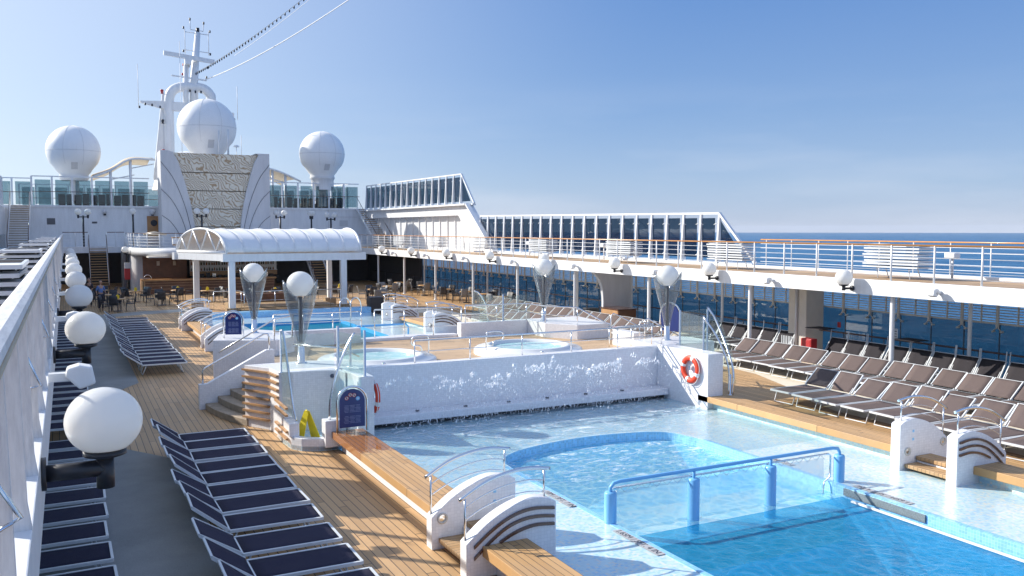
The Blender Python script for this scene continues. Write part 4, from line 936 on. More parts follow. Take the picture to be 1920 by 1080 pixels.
railing('lean_rail', 'dark wooden lean rail in front of the tinted glass', [(25.25, 1.5), (25.25, 78)], 0, 1.02, 44, (), r=.03, topmat='brownstrip', mat='rubber', pr=.018)
tag(MB().box(25.58, 25.598, 23.3, 23.45, 1.15, 1.35).build('fire_sign', 'red'), 'small red square sign on the tinted glass by the grey pillar', 'sign')
th = thing('notice', 'small white notice with two rows of marks on the tinted glass', 'notice', (25.58, 20.9, 1.2)); MB().box(25.58, 25.598, 20.78, 21.02, 1.0, 1.36).build('sheet', 'signwhite', th)
m = MB()
for z in (1.08, 1.16, 1.25): m.box(25.574, 25.58, 20.82, 20.98, z, z+.03)
m.build('print', 'rubber', th)
th = thing('fire_hose_box', 'red metal cabinet standing before the grey pillar among the shaded loungers', 'cabinet', (24, 23.3, 0)); MB().box(23.8, 24.1, 23.0, 23.5, 0, .85).build('cabinet_body', 'red', th, bevel=.015); MB().box(23.79, 23.8, 23.05, 23.45, .1, .8).build('door', 'red', th, bevel=.005)
th = thing('folded_tables', 'white folded frames leaning beside the red cabinet', 'folded frames', (23.9, 24.2, 0))
for k in range(5): MB().tube([(23.8, 23.85+.13*k, 0), (23.8, 23.85+.13*k, .85), (23.8, 23.93+.13*k, .85), (23.8, 23.93+.13*k, 0)], .014, 6).build('frame', 'alu', th)
th = thing('teak_cabinet', 'honey coloured wooden counter cabinet below the arched partition', 'cabinet', (23.2, 34.5, 0))
MB().box(22.9, 23.9, 34.0, 35.5, 0, 1.02).build('cabinet_body', 'darkwood', th); MB().box(22.85, 23.95, 33.95, 35.55, 1.02, 1.07).build('top', 'brownstrip', th); MB().box(22.88, 22.9, 34.05, 35.45, .02, 1.0).build('sunlit_panel', 'slat', th)  # sunlit side in lighter wood, shaded body dark: light put into the colours
th = thing('speaker_box', 'black boxy speaker left of the honey coloured cabinet', 'speaker', (23, 37, 0)); MB().box(22.9, 23.5, 36.6, 37.2, 0, .9).build('box_body', 'black', th, bevel=.02)

# windscreens on the right
def windscreen(name, lab, ys_, zb, zt0, zt1, slope, mat='tint'):
    th = thing(name, lab, 'windscreen', (25.6, ys_[0], zb))
    y0, y1 = ys_[0], ys_[-1]; zt_ = lambda y: zt0+(zt1-zt0)*(y-y0)/(y1-y0)
    MB().beam((25.6, y0-.02, zt0), (25.6, y1, zt1), .13, .09).build('top_rail', 'hull', th)
    MB().beam((25.6, y0, zt0), (25.6, slope[0], slope[1]), .13, .1).build('end_rail', 'hull', th)
    MB().box(25.5, 25.7, slope[0]+.1, y1, zb-.1, zb).build('sill', 'hull', th)
    for y in ys_:
        MB().prism([(25.42, zb), (25.7, zb), (25.66, zt_(y)), (25.56, zt_(y))], 'y', y-.05, y+.05).build('fin', 'hull', th)
    for a, b in zip(ys_, ys_[1:]):
        p = MB().box(25.6, 25.615, a+.30*(b-a)*.6+.08, b-.07, zb+.18, min(zt_(a), zt_(b))-.2).build('pane', mat, th)
        m = MB()
        for z in (zb+.35, min(zt_(a), zt_(b))-.42): m.tube([(25.5, b-.05, z), (25.59, b-.16, z-.07)], .018, 5); m.tube([(25.5, a+.05, z), (25.59, a+.26*(b-a)*.6+.16, z-.07)], .018, 5)
        m.build('clamp', 'hull', p)
    # triangular end pane
    dy = y0-slope[0]; dz = zt0-slope[1]
    MB().prism([(y0-.1, zb+.18), (y0-.1, zt0-.35), (slope[0]+dy*.3, zb+.18)], 'x', 25.6, 25.615).build('pane', mat, th)
windscreen('windscreen', 'long low windscreen of dark glass panes with a slanted end on the right gallery', [30.19+1.243*k for k in range(21)], 3.36, 5.5, 5.72, (27.9, 3.4))
windscreen('windscreen', 'tall upper windscreen of dark glass with a slanted end at the forward right', [58.3+1.4*k for k in range(17)], 6.62, 8.78, 8.9, (56.1, 6.65))
bw = thing('side_bulwark', 'white ship side wall with recessed panels and slanted end below the tall windscreen', 'wall', (25.6, 65, 3))
MB().prism([(52.4, 3.3), (56.7, 6.6), (82, 6.6), (82, 5.8), (58.4, 5.8), (58.0, 5.5), (57.0, 3.3)], 'x', 25.35, 25.75).build('frame', 'hull', bw, bevel=.03)
MB().box(25.9, 25.95, 56.8, 82, 3.2, 6.0).build('recess_panel', 'hull', bw)
for k in range(14): MB().box(25.8, 25.9, 58.5+1.5*k, 58.6+1.5*k, 3.3, 5.82).build('stiffener', 'hull', bw)
m = MB().beam((25.2, 52.0, 3.3), (25.2, 56.5, 6.6), .3, .12); m.build('slanted_flange', 'hull', bw)
MB().box(25.0, 25.9, 56.5, 82, 6.50, 6.615).build('upper_ledge', 'hull', bw)
for k, y in enumerate((18.05, 37.9, 46.0)):
    th = thing('deck_speaker', nth(k)+' small white loudspeaker on a post on the right gallery', 'loudspeaker', (24.6, y, ZU), 'white loudspeakers on posts')
    MB().tube([(24.6, y, ZU), (24.6, y, 3.95)], .035, 8).build('post', 'hull', th); MB().box(24.45, 24.75, y-.16, y+.2, 3.9, 4.07).build('speaker_body', 'hull', th, bevel=.03)

lb = thing('side_bulwark', 'white ship side wall at the far left mirroring the right one', 'wall', (-4.3, 65, 3))
MB().prism([(52.4, 3.24), (56.7, 6.6), (82, 6.6), (82, 3.24)], 'x', -4.45, -4.3).build('wall_body', 'hull', lb)
# ---------------- stacks of folded loungers
def stack(px, py, zb, along, n, lab, group, proto={}):
    if along not in proto:
        th = thing('folded_lounger', lab % nth(0), 'folded lounger', (0, 0, 0), group); m = MB()
        L, W = 2.05, .66
        for s in (-1, 1): m.beam((-L/2, s*W/2, 0), (L/2, s*W/2, 0), .04, .05)
        for x in (-L/2, -.3, L/2): m.beam((x, -W/2, 0), (x, W/2, 0), .04, .05)
        m.tube([(-L/2+.1, -W/2+.05, -.03), (-.1, -W/2+.08, -.045)], .014, 5); m.tube([(L/2-.1, W/2-.05, .03), (.1, W/2-.08, .045)], .014, 5)
        m.build('frame', 'alu', th)
        if along == 'x':
            MB().box(-L/2+.03, L/2-.02, -W/2+.01, .06, .0, .03).build('fabric', 'canvas', th); MB().box(-L/2+.03, L/2-.02, .07, W/2-.02, .0, .01).build('fabric', 'black_mesh', th)
        else:
            MB().box(-.28, L/2-.02, -W/2+.02, W/2-.02, .012, .02).build('fabric', 'black_mesh', th); MB().box(-L/2+.03, -.32, -W/2+.02, W/2-.02, .012, .02).build('fabric', 'canvas', th)
        proto[along] = th; base = th
    for k in range(n):
        d = dup(proto[along], (px+R.uniform(-.02, .02), py+R.uniform(-.03, .03), zb+.098*k), (0 if along == 'x' else PI/2)+(R.uniform(-.015, .015) if along == 'y' else R.uniform(-.006, .006)), lab % nth(k), group)
    return
sy = [19.2, 27.0, 34.5, 42.4, 50.2, 57.8, 65.2, 71.6]
wd = ['nearest', 'second nearest', 'third nearest', 'fourth nearest', 'fifth nearest', 'third farthest', 'second farthest', 'farthest']
for i, y in enumerate(sy):
    n = 8
    stack(23.5, y, ZU+.38, 'y', n, '%s folded lounger from the bottom of the '+wd[i]+' stack on the right gallery', 'folded loungers in the %s right stack' % wd[i])
    for s in (-1, 1):
        th = thing('stack_stand', 'short white leg frame under the %s end of the %s right stack' % (('near', 'far')[s > 0], wd[i]), 'stand', (23.5, y+s*.6, ZU), 'leg frames under the stacks')
        MB().tube([(23.25, y+s*.6-.1, ZU), (23.3, y+s*.6, ZU+.34), (23.7, y+s*.6, ZU+.34), (23.75, y+s*.6-.1, ZU)], .018, 6).build('leg', 'alu', th)
LS = [12.4, 20.3, 28.2, 36.1, 44.0, 51.9, 59.8]
for i, y in enumerate(LS):
    stack(-.81, y, ZU+.36, 'y', 9, '%s folded lounger from the bottom of left stack number '+'one two three four five six seven eight nine ten eleven twelve thirteen fourteen fifteen sixteen'.split()[i]+' from the camera', 'folded loungers stacked on the left gallery')
for along, p in (('y', None), ('x', None)): pass

# ---------------- upper gallery, left side
gl = thing('left_gallery', 'white left hand gallery deck edge beside the camera', 'gallery', (-.2, 20, 3))
MB().box(-.34, -.2, -3, 79, 2.77, ZU+.012).build('fascia', 'hull', gl, bevel=.008)
MB().box(-4.3, -.34, -3, 79, 2.95, ZU).build('slab', 'hull', gl)
m = MB().box(-4.3, -.36, -3, 79, ZU+.001, ZU+.005); struct(m.build('upper_deck', 'updeck'))
lr = thing('left_rail', 'broad weathered white rail cap on flat upright fins beside the camera', 'railing', (-.3, 20, ZU))
m = MB(); m.prism([(-.37, 4.30), (-.365, 4.335), (-.33, 4.355), (-.27, 4.355), (-.235, 4.335), (-.23, 4.295)], 'y', 1.2, 79); m.build('cap', 'cap', lr)
m = MB().tube([(-.225, 1.2, 4.285), (-.225, 79, 4.285)], .010, 6); m.build('light_channel', 'tan_canvas', lr)
fy = [2.86+1.13*k for k in range(66)]
for y in fy:
    MB().prism([(-.38, ZU), (-.2, ZU), (-.22, ZU+.15), (-.24, 4.30), (-.36, 4.30), (-.36, ZU+.15)], 'y', y-.025, y+.025).build('fin', 'cap', lr)
for k in range(6):
    y = 3.6+3.4*k; MB().tube([(-.3, y, 3.98), (-.2, y+.45, 3.62), (-.3, y+.1, 3.66)], .011, 6).build('hook', 'steel', lr)
lw = thing('glass_wall', 'left side glass wall and outer rail of the gallery', 'glass wall', (-4.2, 20, 0))
MB().box(-4.22, -4.2, -3, 79, ZU, 4.4).build('pane', 'greenglass', lw); MB().box(-4.22, -4.2, -3, 79, 0, 2.95).build('pane', 'seaglass', lw)
def kill(o):
    for c in list(o.children): kill(c)
    bpy.data.objects.remove(o)
for o in stack.__defaults__[0].values(): kill(o)
# ================================================================ FORWARD
YW = 82.0; ZT = 6.78
fg = thing('forward_gallery', 'white rounded gallery over the bar in front of the superstructure', 'gallery', (10, 77, 3))
bul = arc([(4.35, 79, 0), (4.4, 76.5, 0), (4.75, 72.5, 0), (5.8, 69.6, 0), (8.0, 67.8, 0), (11, 67.2, 0), (14.5, 67.8, 0), (17, 69.6, 0), (18.2, 72.5, 0), (18.6, 76, 0), (22, 76.6, 0)], 60)
bp = [(p.x, p.y) for p in bul]
MB().prism(bp+[(22, YW), (4.35, YW)], 'z', 3.0, 3.34).build('slab', 'hull', fg)
m = MB(); m.ribbon([(x, y, 3.38) for x, y in bp], [(x, y, 2.82) for x, y in bp]); m.build('fascia', 'hull', fg, thick=.08)
MB().box(-.34, 1.62, 78.9, YW, 2.88, 3.38).build('slab', 'hull', fg); MB().box(2.98, 4.35, 78.9, YW, 2.88, 3.38).build('slab', 'hull', fg)
MB().box(22, 25.9, 76.6, YW, 2.88, 3.37).build('slab', 'hull', fg); MB().box(-4.3, -.34, 79, YW, 2.95, ZU).build('slab', 'hull', fg); MB().box(1.62, 2.98, 80.9, YW, 2.88, 3.38).build('slab', 'hull', fg)
hr = dict(r=.03, mat='hull', rr=.012, pr=.03, topmat='brownstrip')
railing('gallery_railing', 'white railing on the gallery left of the far teak stairs', [(-.25, 79), (1.6, 79)], 3.38, 4.56, 3, [.2, .4, .6, .8], **hr)
railing('gallery_railing', 'white railing between the far teak stairs and the rounded gallery', [(3.0, 79), (4.3, 79)], 3.38, 4.56, 3, [.2, .4, .6, .8], **hr)
railing('gallery_railing', 'white curved railing on the rounded gallery above the bar', [(x, y+.1) for x, y in bp[1:]], 3.38, 4.5, 24, [.2, .4, .6, .8], **hr)
def stairs(name, lab, x0, x1, ya, za, yb, zb, n, rail=True, mat='stepdark', rl=True, dx=0):
    th = thing(name, lab, 'stairs', ((x0+x1)/2, ya, za))
    for k in range(n):
        t = (k+.5)/n; y = ya+(yb-ya)*t; z = za+(zb-za)*t; o = dx*(1-t)
        MB().box(x0+o, x1+o, y-.15, y+.15, z-.03, z+.03).build('tread', mat, th)
    for x in (x0-.03, x1+.03):
        MB().beam((x+dx, ya, za), (x, yb, zb), .05, .22).build('stringer', 'hull' if rl else 'darkwood', th)
        MB().tube([(x+dx, ya-.1, za), (x+dx, ya-.1, za+.95), (x, yb, zb+1.05)], .032, 8).build('handrail', 'brownstrip', th)
        m = MB()
        for q in (.3, .6): m.tube([(x+dx, ya, za+.95*q), (x, yb, zb+1.05*q)], .012, 5)
        for q in range(6): t = q/5; m.tube([(x+dx*(1-t), ya+(yb-ya)*t, za+(zb-za)*t), (x+dx*(1-t), ya+(yb-ya)*t, za+(zb-za)*t+1)], .016, 5)
        m.build('balusters', 'hull', th)
M['tread'] = plain('worn_teak_tread', (.38, .24, .12), .6)
stairs('teak_stairs', 'open teak stairs climbing to the forward gallery behind the dining tables', 1.68, 2.92, 75.4, 0.1, 79.4, 3.3, 16, mat='tread')
stairs('teak_stairs', 'open teak stairs glimpsed behind the right bar column under the canopy', 17.9, 19.2, 70.0, 0.1, 74, 3.0, 14, mat='tread')
stairs('white_stairs', 'narrow white stairs with grey treads at the far left up to the top deck', -3.9, -2.55, 75.5, 3.3, YW-.2, ZT, 19, mat='stepdark')
stairs('white_stairs', 'teak treaded stairs at the far right up to the top deck by the side wall', 25.0-.0, 26.3, 74.0, 3.3, YW-.2, ZT, 18, mat='tread', dx=-.6)
# superstructure
sp = thing('superstructure', 'long white forward deckhouse wall beneath the glass windbreak', 'deckhouse', (11, YW, 3))
MB().box(-4.6, 26.0, YW, 110, 3.3, ZT).build('wall', 'hull', sp)
MB().box(-2.4, 25.0, YW-.12, YW, ZT-.14, ZT+.02).build('edge_trim', 'hull', sp)
MB().box(6.3, 7.2, YW-.04, YW, 3.4, 5.95).build('door', 'barwood', sp, bevel=.01)
p = MB().lathe([(.27, 0), (.27, .05), (.2, .05), (0, .03)], (0, 0, 0), 24); bmesh.ops.transform(p.bm, matrix=Matrix.Translation((6.85, YW-.04, 5.35)) @ Matrix.Rotation(PI/2, 4, 'X'), verts=p.bm.verts[:]); p.build('porthole', 'black', sp.children[-1] if False else sp)
MB().box(-1.36, -.75, YW-.03, YW, 5.2, 5.72).build('vent', 'rubber', sp)
MB().box(2.0, 2.4, YW-.03, YW, 5.3, 5.45).build('small_sign', 'rubber', sp)
MB().box(23.3, 24.1, YW-.03, YW, 5.1, 5.65).build('vent', 'greywhite', sp)
MB().box(22.3, 25.0, YW-.05, YW, 5.95, 6.0).build('seam', 'greywhite', sp)
MB().box(22.2, 22.24, YW-.05, YW, 3.4, 6.6).build('seam', 'greywhite', sp)
# glass windbreaks on the top deck
def windbreak(name, lab, path, z0, z1, step, mat='greenglass', side=1, h2=1.15):
    th = thing(name, lab, 'glass windbreak', (path[0][0], path[0][1], z0))
    for (xa, ya), (xb, yb) in zip(path, path[1:]):
        L = math.hypot(xb-xa, yb-ya); n = max(1, round(L/step)); ux, uy = (xb-xa)/L, (yb-ya)/L
        MB().beam((xa, ya, z1), (xb, yb, z1), .09, .09).build('top_rail', 'hull', th)
        MB().beam((xa, ya-.25, z0+h2), (xb, yb-.25, z0+h2), .05, .05).build('handrail', 'brownstrip', th)
        for k in range(n):
            x, y = xa+ux*L*k/n, ya+uy*L*k/n; q = L/n
            MB().beam((x, y, z0), (x, y, z1), .14, .1).build('post', 'hull', th)
            a, b = .24, q-.1
            MB().face([(x+ux*a, y+uy*a, z0+.12), (x+ux*b, y+uy*b, z0+.12), (x+ux*b, y+uy*b, z1-.28), (x+ux*a, y+uy*a, z1-.28)]).build('pane', mat, th, thick=.015)
            MB().tube([(x, y-.25, z0), (x, y-.25, z0+h2)], .025, 6).build('rail_post', 'hull', th)
windbreak('windbreak', 'glass windbreak left of the mural tower under the left radar dome', [(-2.4, 82.6), (6.6, 82.6)], ZT, 9.2, 1.42)
windbreak('windbreak', 'short lower glass windbreak at the far left edge above the stairs', [(-5.4, 84.5), (-2.4, 84.5)], ZT, 9.1, 1.4)
windbreak('windbreak', 'glass windbreak right of the mural tower under the right radar dome', [(16.6, 82.6), (25.4, 82.6)], ZT, 9.15, 1.42)
windbreak('windbreak', 'far glass windbreak behind the top deck loungers', [(-4, 100), (12, 100), (24, 96), (25.4, 86)], ZT, 9.3, 1.5)
windbreak('windbreak', 'tall side windbreak on the far left top deck', [(-4.4, 58), (-4.4, 81.5)], 6.62, 8.9, 1.4, mat='tint')
# dark furniture stored behind the windbreak
fr = random.Random(9)
for k in range(22):
    x = -.2+.62*k if k < 11 else 17+.7*(k-11)
    th = thing('deck_chair', nth(k)+' dark upholstered deck chair from the left behind the glass windbreak', 'deck chair', (x, 84.5, ZT), 'dark chairs on the top deck')
    MB().box(x-.28, x+.28, 84.3, 84.9, ZT+.35, ZT+.5).build('seat', 'chair', th, bevel=.03); MB().box(x-.28, x+.28, 84.2, 84.3, ZT+.35, ZT+1.05+fr.uniform(-.08, .05)).build('backrest', 'chair', th, bevel=.03); MB().box(x-.26, x+.26, 84.3, 84.86, ZT, ZT+.34).build('base', 'dark', th)
# mural tower
mt = thing('mural_tower', 'tall white tower flanking a tapering panel of swirling stone relief', 'tower', (11, 78, 3.3))
YT = 77.5; f_ = lambda px, py: None
S_ = 77.5/74
xl, xr, zt, zb_ = 7.1, 15.9, 11.3, 3.34
Zm = lambda t: zb_+(zt-zb_)*t
lc = [(9.78, 0), (9.72, .12), (9.6, .28), (9.38, .45), (9.08, .62), (8.72, .78), (8.42, .90), (8.05, .985), (7.7, 1.0)]
lp = [(xl, Zm(0))]+[(x, Zm(t)) for x, t in lc]+[(xl, Zm(1))]
MB().prism(lp, 'y', YT, YT+3).build('side_wing', 'greywhite', mt, bevel=.02)
rp = [(xr, Zm(0))]+[(23-x+.05, Zm(t)) for x, t in lc[:-1]]+[(14.75, Zm(1)), (xr, Zm(1))]
MB().prism(rp, 'y', YT, YT+3).build('side_wing', 'greywhite', mt, bevel=.02)
seg = [0, .21, .40, .59, .78, .985]
def lx(t):
    for (a, ta), (b, tb) in zip(lc, lc[1:]):
        if ta <= t <= tb: return a+(b-a)*(t-ta)/(tb-ta)
for k in range(5):
    a, b = seg[k]+.004, seg[k+1]-.004
    ts = [a+(b-a)*i/5 for i in range(6)]
    pts = [(lx(t)-.3+.0*t, Zm(t)) for t in ts]+[(23.05-lx(t)+.3, Zm(t)) for t in ts[::-1]]
    MB().prism(pts, 'y', YT+.35-.03*k, YT+1.2).build('stone_panel', 'mural', mt)
MB().box(8.2, 14.9, YT+1.2, YT+3, zb_, zt-.1).build('core', 'greywhite', mt)
for sgn, base in ((1, xl), (-1, xr)):
    for q, (x0, z0, ex) in enumerate(((0, .885, 2.55), (0, .60, 2.2), (0, .33, 1.7))):
        pts = arc([(base, YT-.012, Zm(z0)), (base+sgn*ex*.38, YT-.012, Zm(z0*.80)), (base+sgn*ex*.72, YT-.012, Zm(z0*.47)), (base+sgn*ex, YT-.012, Zm(0))], 24)
        MB().tube(pts, .022, 5).build('curved_line', 'rubber', mt)
MB().box(8.0, 8.3, YT+2, YT+3, 11.2, 11.35).build('spotlight', 'steel', mt)
# radar domes
def dome(x, y, z, r, lab, neck=.75, base=7.0):
    th = thing('radar_dome', lab, 'radar dome', (x, y, base), 'white radar domes')
    pr = [(0, r)]+[(r*math.sin(PI*i/24), r*math.cos(PI*i/24)) for i in range(1, 17)]+[(r*.70, -r*.70), (r*.6, -r*.86), (r*.53, -r*.94), (r*.53, -r*1.02)]
    MB().lathe(pr, (x, y, z), 48).build('shell', 'dome', th)
    m = MB(); m.tube([(x+(r+.004)*math.cos(a*PI/36), y+(r+.004)*math.sin(a*PI/36), z-.02*r) for a in range(73)], .016, 5)
    for a0 in (-1.95, -1.2): m.tube([(x+(r+.004)*math.sin(t)*math.cos(a0), y+(r+.004)*math.sin(t)*math.sin(a0), z+(r+.004)*math.cos(t)) for t in [i*PI/36 for i in range(26)]], .012, 5)
    m.build('panel_seam', 'greywhite', th)
    MB().lathe([(r*.55, -r*1.02), (r*.55, -r*1.12), (r*.5, -r*1.14), (r*.5, -r*1.14-neck)], (x, y, z), 32).build('neck', 'hull', th)
    MB().lathe([(.38, base-z), (.38, -r*1.1-neck)], (x, y, z), 20).build('pedestal', 'hull', th)
    a = -1.55; MB().beam((x+r*.86*math.cos(a), y+r*.86*math.sin(a), z-r*.5), (x+r*.66*math.cos(a), y+r*.66*math.sin(a), z-r*.76), .5, .03).build('hatch', 'greywhite', th)
dome(.80, 85, 11.55, 2.16, 'left radar dome above the glass windbreak', neck=.1)
dome(11.5, 82.5, 13.85, 2.52, 'largest radar dome in the middle behind the mural tower', neck=1.2)
dome(22.1, 83.5, 12.0, 2.14, 'smaller right radar dome on a cylindrical neck', neck=1.0)
# awnings
def awning(lab, pts_top, z, sg):
    th = thing('awning', lab, 'awning', (pts_top[0][0], 86, ZT), 'tan fabric awnings beside the tower')
    m = MB(); rows = []
    for y, dz in ((83.5, -.35), (86, 0), (89, .05), (92, -.3)):
        rows.append(arc([(x, y, z0+dz) for x, z0 in pts_top], 18))
    for a, b in zip(rows, rows[1:]): m.ribbon(a, b)
    m.build('fabric', 'tan_canvas', th, thick=.03)
    MB().tube([(p.x, 83.4, p.z+.02) for p in rows[0]], .09, 8).build('edge_beam', 'hull', th)
    for (x, z0) in pts_top[1:3]:
        MB().tube([(x, 83.6, ZT), (x, 83.6, z0-.3)], .12, 10).build('mast_post', 'hull', th); MB().tube([(x, 83.6, z0-1.1), (x+sg*1.9, 83.6, z0-.65)], .05, 6).build('strut', 'hull', th)
awning('wide tan fabric awning left of the mural tower', [(2.2, 9.6), (3.6, 10.2), (5.2, 11.2), (7.2, 11.25)], 0, 1)
awning('tan fabric awning sloping down right of the mural tower', [(16.2, 10.9), (17.4, 10.7), (18.6, 10.3), (20.0, 9.65)], 0, -1)
# funnel-like arch and mast
ms = thing('ship_mast', 'white ship mast with radar bars and signal lights rising from a tubular arch', 'mast', (11, 90, 7))
MB().lathe([(3.2, 0), (2.6, 2.2), (2.4, 3.4), (0, 3.9)], (10.8, 92, 8.6), 32).build('mast_house', 'hull', ms)
MB().tube(arc([(9.05, 90, 10), (9.1, 90, 14), (9.12, 90, 16.6), (9.35, 90, 17.8), (10.1, 90, 18.35), (11.2, 90, 18.45), (12.2, 90, 18.4), (12.85, 90, 17.9), (13.0, 90, 17.0), (13.0, 90, 12)], 60), .46, 18).build('arch_pipe', 'hull', ms)
MB().prism([(7.6, 9.5), (8.6, 9.5), (8.75, 18), (8.6, 18)], 'y', 90.1, 90.5).build('ladder_fin', 'hull', ms)
MB().tube([(11.35, 90, 15.5), (11.45, 90, 19), (11.9, 90, 23.7)], [.46, .38, .25], 14).build('mast_pole', 'hull', ms)
MB().tube([(10.6, 89.9, 15.5), (10.75, 89.9, 20.6)], .26, 12).build('mast_pole', 'hull', ms)
MB().beam((8.7, 89.2, 21.35), (13.3, 89.6, 20.95), .35, .38).build('radar_bar', 'hull', ms)
MB().box(10.6, 11.2, 89.2, 89.8, 20.5, 21.0).build('radar_motor', 'hull', ms)
MB().beam((9.4, 89.8, 19.4), (12.6, 89.8, 19.15), .14, .14).build('antenna_bar', 'hull', ms)
MB().prism([(6.6, 16.7), (6.6, 16.85), (9.0, 16.95), (9.0, 16.2), (8.2, 16.3)], 'y', 89.8, 90.2).build('yard_arm', 'hull', ms)
MB().box(9.4, 12.8, 89.6, 90.4, 16.1, 16.9).build('platform', 'hull', ms)
MB().prism([(13.4, 16.4), (15.1, 16.2), (15.1, 15.6), (14.9, 15.9), (13.4, 15.9)], 'y', 89.8, 90.1).build('yard_arm', 'hull', ms)
for z, x0, x1 in ((23.6, 10.7, 12.9), (21.9, 10.6, 12.9)): MB().tube([(x0, 90, z+.05), (x1, 90, z-.05)], .045, 6).build('cross_arm', 'hull', ms)
for x in (10.72, 12.88): MB().tube([(x, 90, 23.9), (x, 90, 21.6)], .04, 6).build('cross_post', 'hull', ms)
MB().tube([(11.2, 90, 24.8), (11.25, 90, 23.9), (12.4, 90, 23.85), (12.45, 90, 24.5)], .05, 6).build('top_fork', 'hull', ms)
MB().lathe([(.16, 0), (.16, .4), (0, .42)], (11.9, 90, 23.72), 12).build('top_light', 'black', ms)
for k, (x, z) in enumerate(((11.2, 24.75), (12.45, 24.5), (10.6, 23.9), (13.0, 23.75), (10.55, 21.7), (13.0, 21.6), (10.5, 20.4), (12.75, 20.3), (11.0, 20.3), (10.4, 19.5), (12.6, 19.35), (7.0, 16.4), (7.6, 16.35), (8.3, 16.2), (6.5, 16.1), (15.05, 15.4), (11.0, 17.9), (11.5, 17.85), (12.0, 17.85))):
    MB().lathe([(.08, 0), (.08, .22), (0, .24)], (x, 89.45 if z < 18.1 else 89.9, z), 8).build('signal_lamp', 'red' if k in (6, 9) else 'black', ms)
for z, c in ((17.6, 'red'), (14.8, 'black'), (12.0, 'red'), (16.4, 'red')):
    x = 8.5 if z != 16.4 else 13.9
    MB().lathe([(.14, 0), (.09, .12), (.14, .24), (.14, .38), (0, .4)], (x, 89.6, z), 10).build('side_light', c, ms); MB().box(x-.02, x+.5 if z != 16.4 else x, 89.6, 89.7, z-.06, z-.01).build('lamp_bracket', 'hull', ms)
for k, (x, z0, z1, lb) in enumerate(((10.05, 9, 22.4, 'tallest thin whip antenna left of the big dome'), (6.35, 16, 20, 'thin whip antenna on the tip of the left yard'), (15.2, 15.4, 18.6, 'thin whip antenna above the right yard'), (15.5, 11.4, 13.9, 'short thin antenna just right of the big dome'))):
    tag(MB().tube([(x, 88.5, z0), (x, 88.5, z1)], .03, 5).build('whip_antenna', 'hull'), lb, 'antenna', 'whip antennas around the mast')
for k, (x, z1, lb) in enumerate(((12.0, 13.3, 'thin'), (12.75, 13.4, 'thicker'))):
    tag(MB().tube([(x, 79.2, 11.2), (x, 79.2, z1)], .05+.035*k, 8).build('post_antenna', 'hull'), 'short %s white stub post in front of the big radar dome' % lb, 'antenna')
th = thing('mushroom_vent', 'little mushroom topped white post right of the big radar dome', 'vent', (14.9, 86, 11)); MB().tube([(14.6, 86, 10), (14.6, 86, 12.6)], .03, 6).build('post', 'hull', th); MB().lathe([(.28, 0), (.2, .15), (0, .2)], (14.6, 86, 12.55), 12).build('cap', 'hull', th)
# string lights and stays
A0, A1 = Vector((11.3, 90, 20.35)), Vector((7.5, 8, 20.5))
def stay(name, lab, a, b, sag, r, mat, cat='cable', bulbs=0):
    th = thing(name, lab, cat, a); P = []
    for i in range(41):
        t = i/40; p = Vector(a).lerp(Vector(b), t); p.z -= sag*4*t*(1-t); P.append(p)
    MB().tube(P, [r*(1-.5*i/40) for i in range(41)], 6).build('wire', mat, th)
    for k in range(bulbs):
        t = (k+.5)/bulbs; p = Vector(a).lerp(Vector(b), t); p.z -= sag*4*t*(1-t); q = 1.5-.5*t
        MB().lathe([(.02, 0), (.04*q, -.03), (.045*q, -.10*q), (.02, -.15*q), (0, -.16*q)], p, 8).build('bulb', 'black', th)
def ray_at(px, py, y):
    Fv = Vector((math.sin(yaw)*math.cos(pitch), math.cos(yaw)*math.cos(pitch), -math.sin(pitch))); Rv = Vector((math.cos(yaw), -math.sin(yaw), 0)); U = Rv.cross(Fv)
    d = Fv*F+Rv*(px-960)+U*(540-py); return d*(y/d.y)+Vector((0, 0, H))
stay('string_lights', 'string of small dark bulbs running up from the mast', ray_at(366, 137, 90), ray_at(640, -60, 42), .35, .02, 'black', 'string lights', 44)
stay('mast_stay', 'thin white stay wire from the mast, lower and brighter', ray_at(383, 150, 90), ray_at(760, -75, 42), .6, .05, 'hull')
stay('mast_stay', 'faint upper white stay wire beside the string of bulbs', ray_at(440, 104, 80), ray_at(640, -50, 42), .15, .02, 'hull')
# tall lamp posts on the forward gallery
def lamp_post(x, y, zg, two, lab, off=.36, r=.27):
    th = thing('lamp_post', lab, 'lamp post', (x, y, 3.38), 'dark lamp posts with white globes on the forward gallery')
    MB().tube([(x, y, 3.38), (x, y, zg-r-.02)], .075, 10).build('post', 'black', th)
    if two:
        MB().tube([(x-off, y, zg-r-.14), (x+off, y, zg-r-.14)], .04, 8).build('cross_arm', 'black', th)
    for s in ((-off, off) if two else (0,)):
        MB().sphere((x+s, y, zg), r, 20, 12, .96).build('globe', 'globe', th); MB().lathe([(.07, -r-.25), (.09, -r+.04)], (x+s, y, zg), 10).build('socket', 'black', th)
lamp_post(1.3, 79.6, 6.22, True, 'twin globe lamp post left of the far teak stairs')
lamp_post(5.0, 79.0, 6.28, False, 'single globe lamp post near the porthole door')
lamp_post(10.05, 76.2, 6.3, True, 'twin globe lamp post in front of the stone relief')
lamp_post(17.15, 79.4, 6.28, True, 'twin globe lamp post right of the tower')
lamp_post(19.95, 79.4, 6.25, True, 'lamp post with overlapping globes between two twin ones', off=.1)
lamp_post(21.75, 79.4, 6.12, True, 'rightmost twin globe lamp post on the forward gallery')
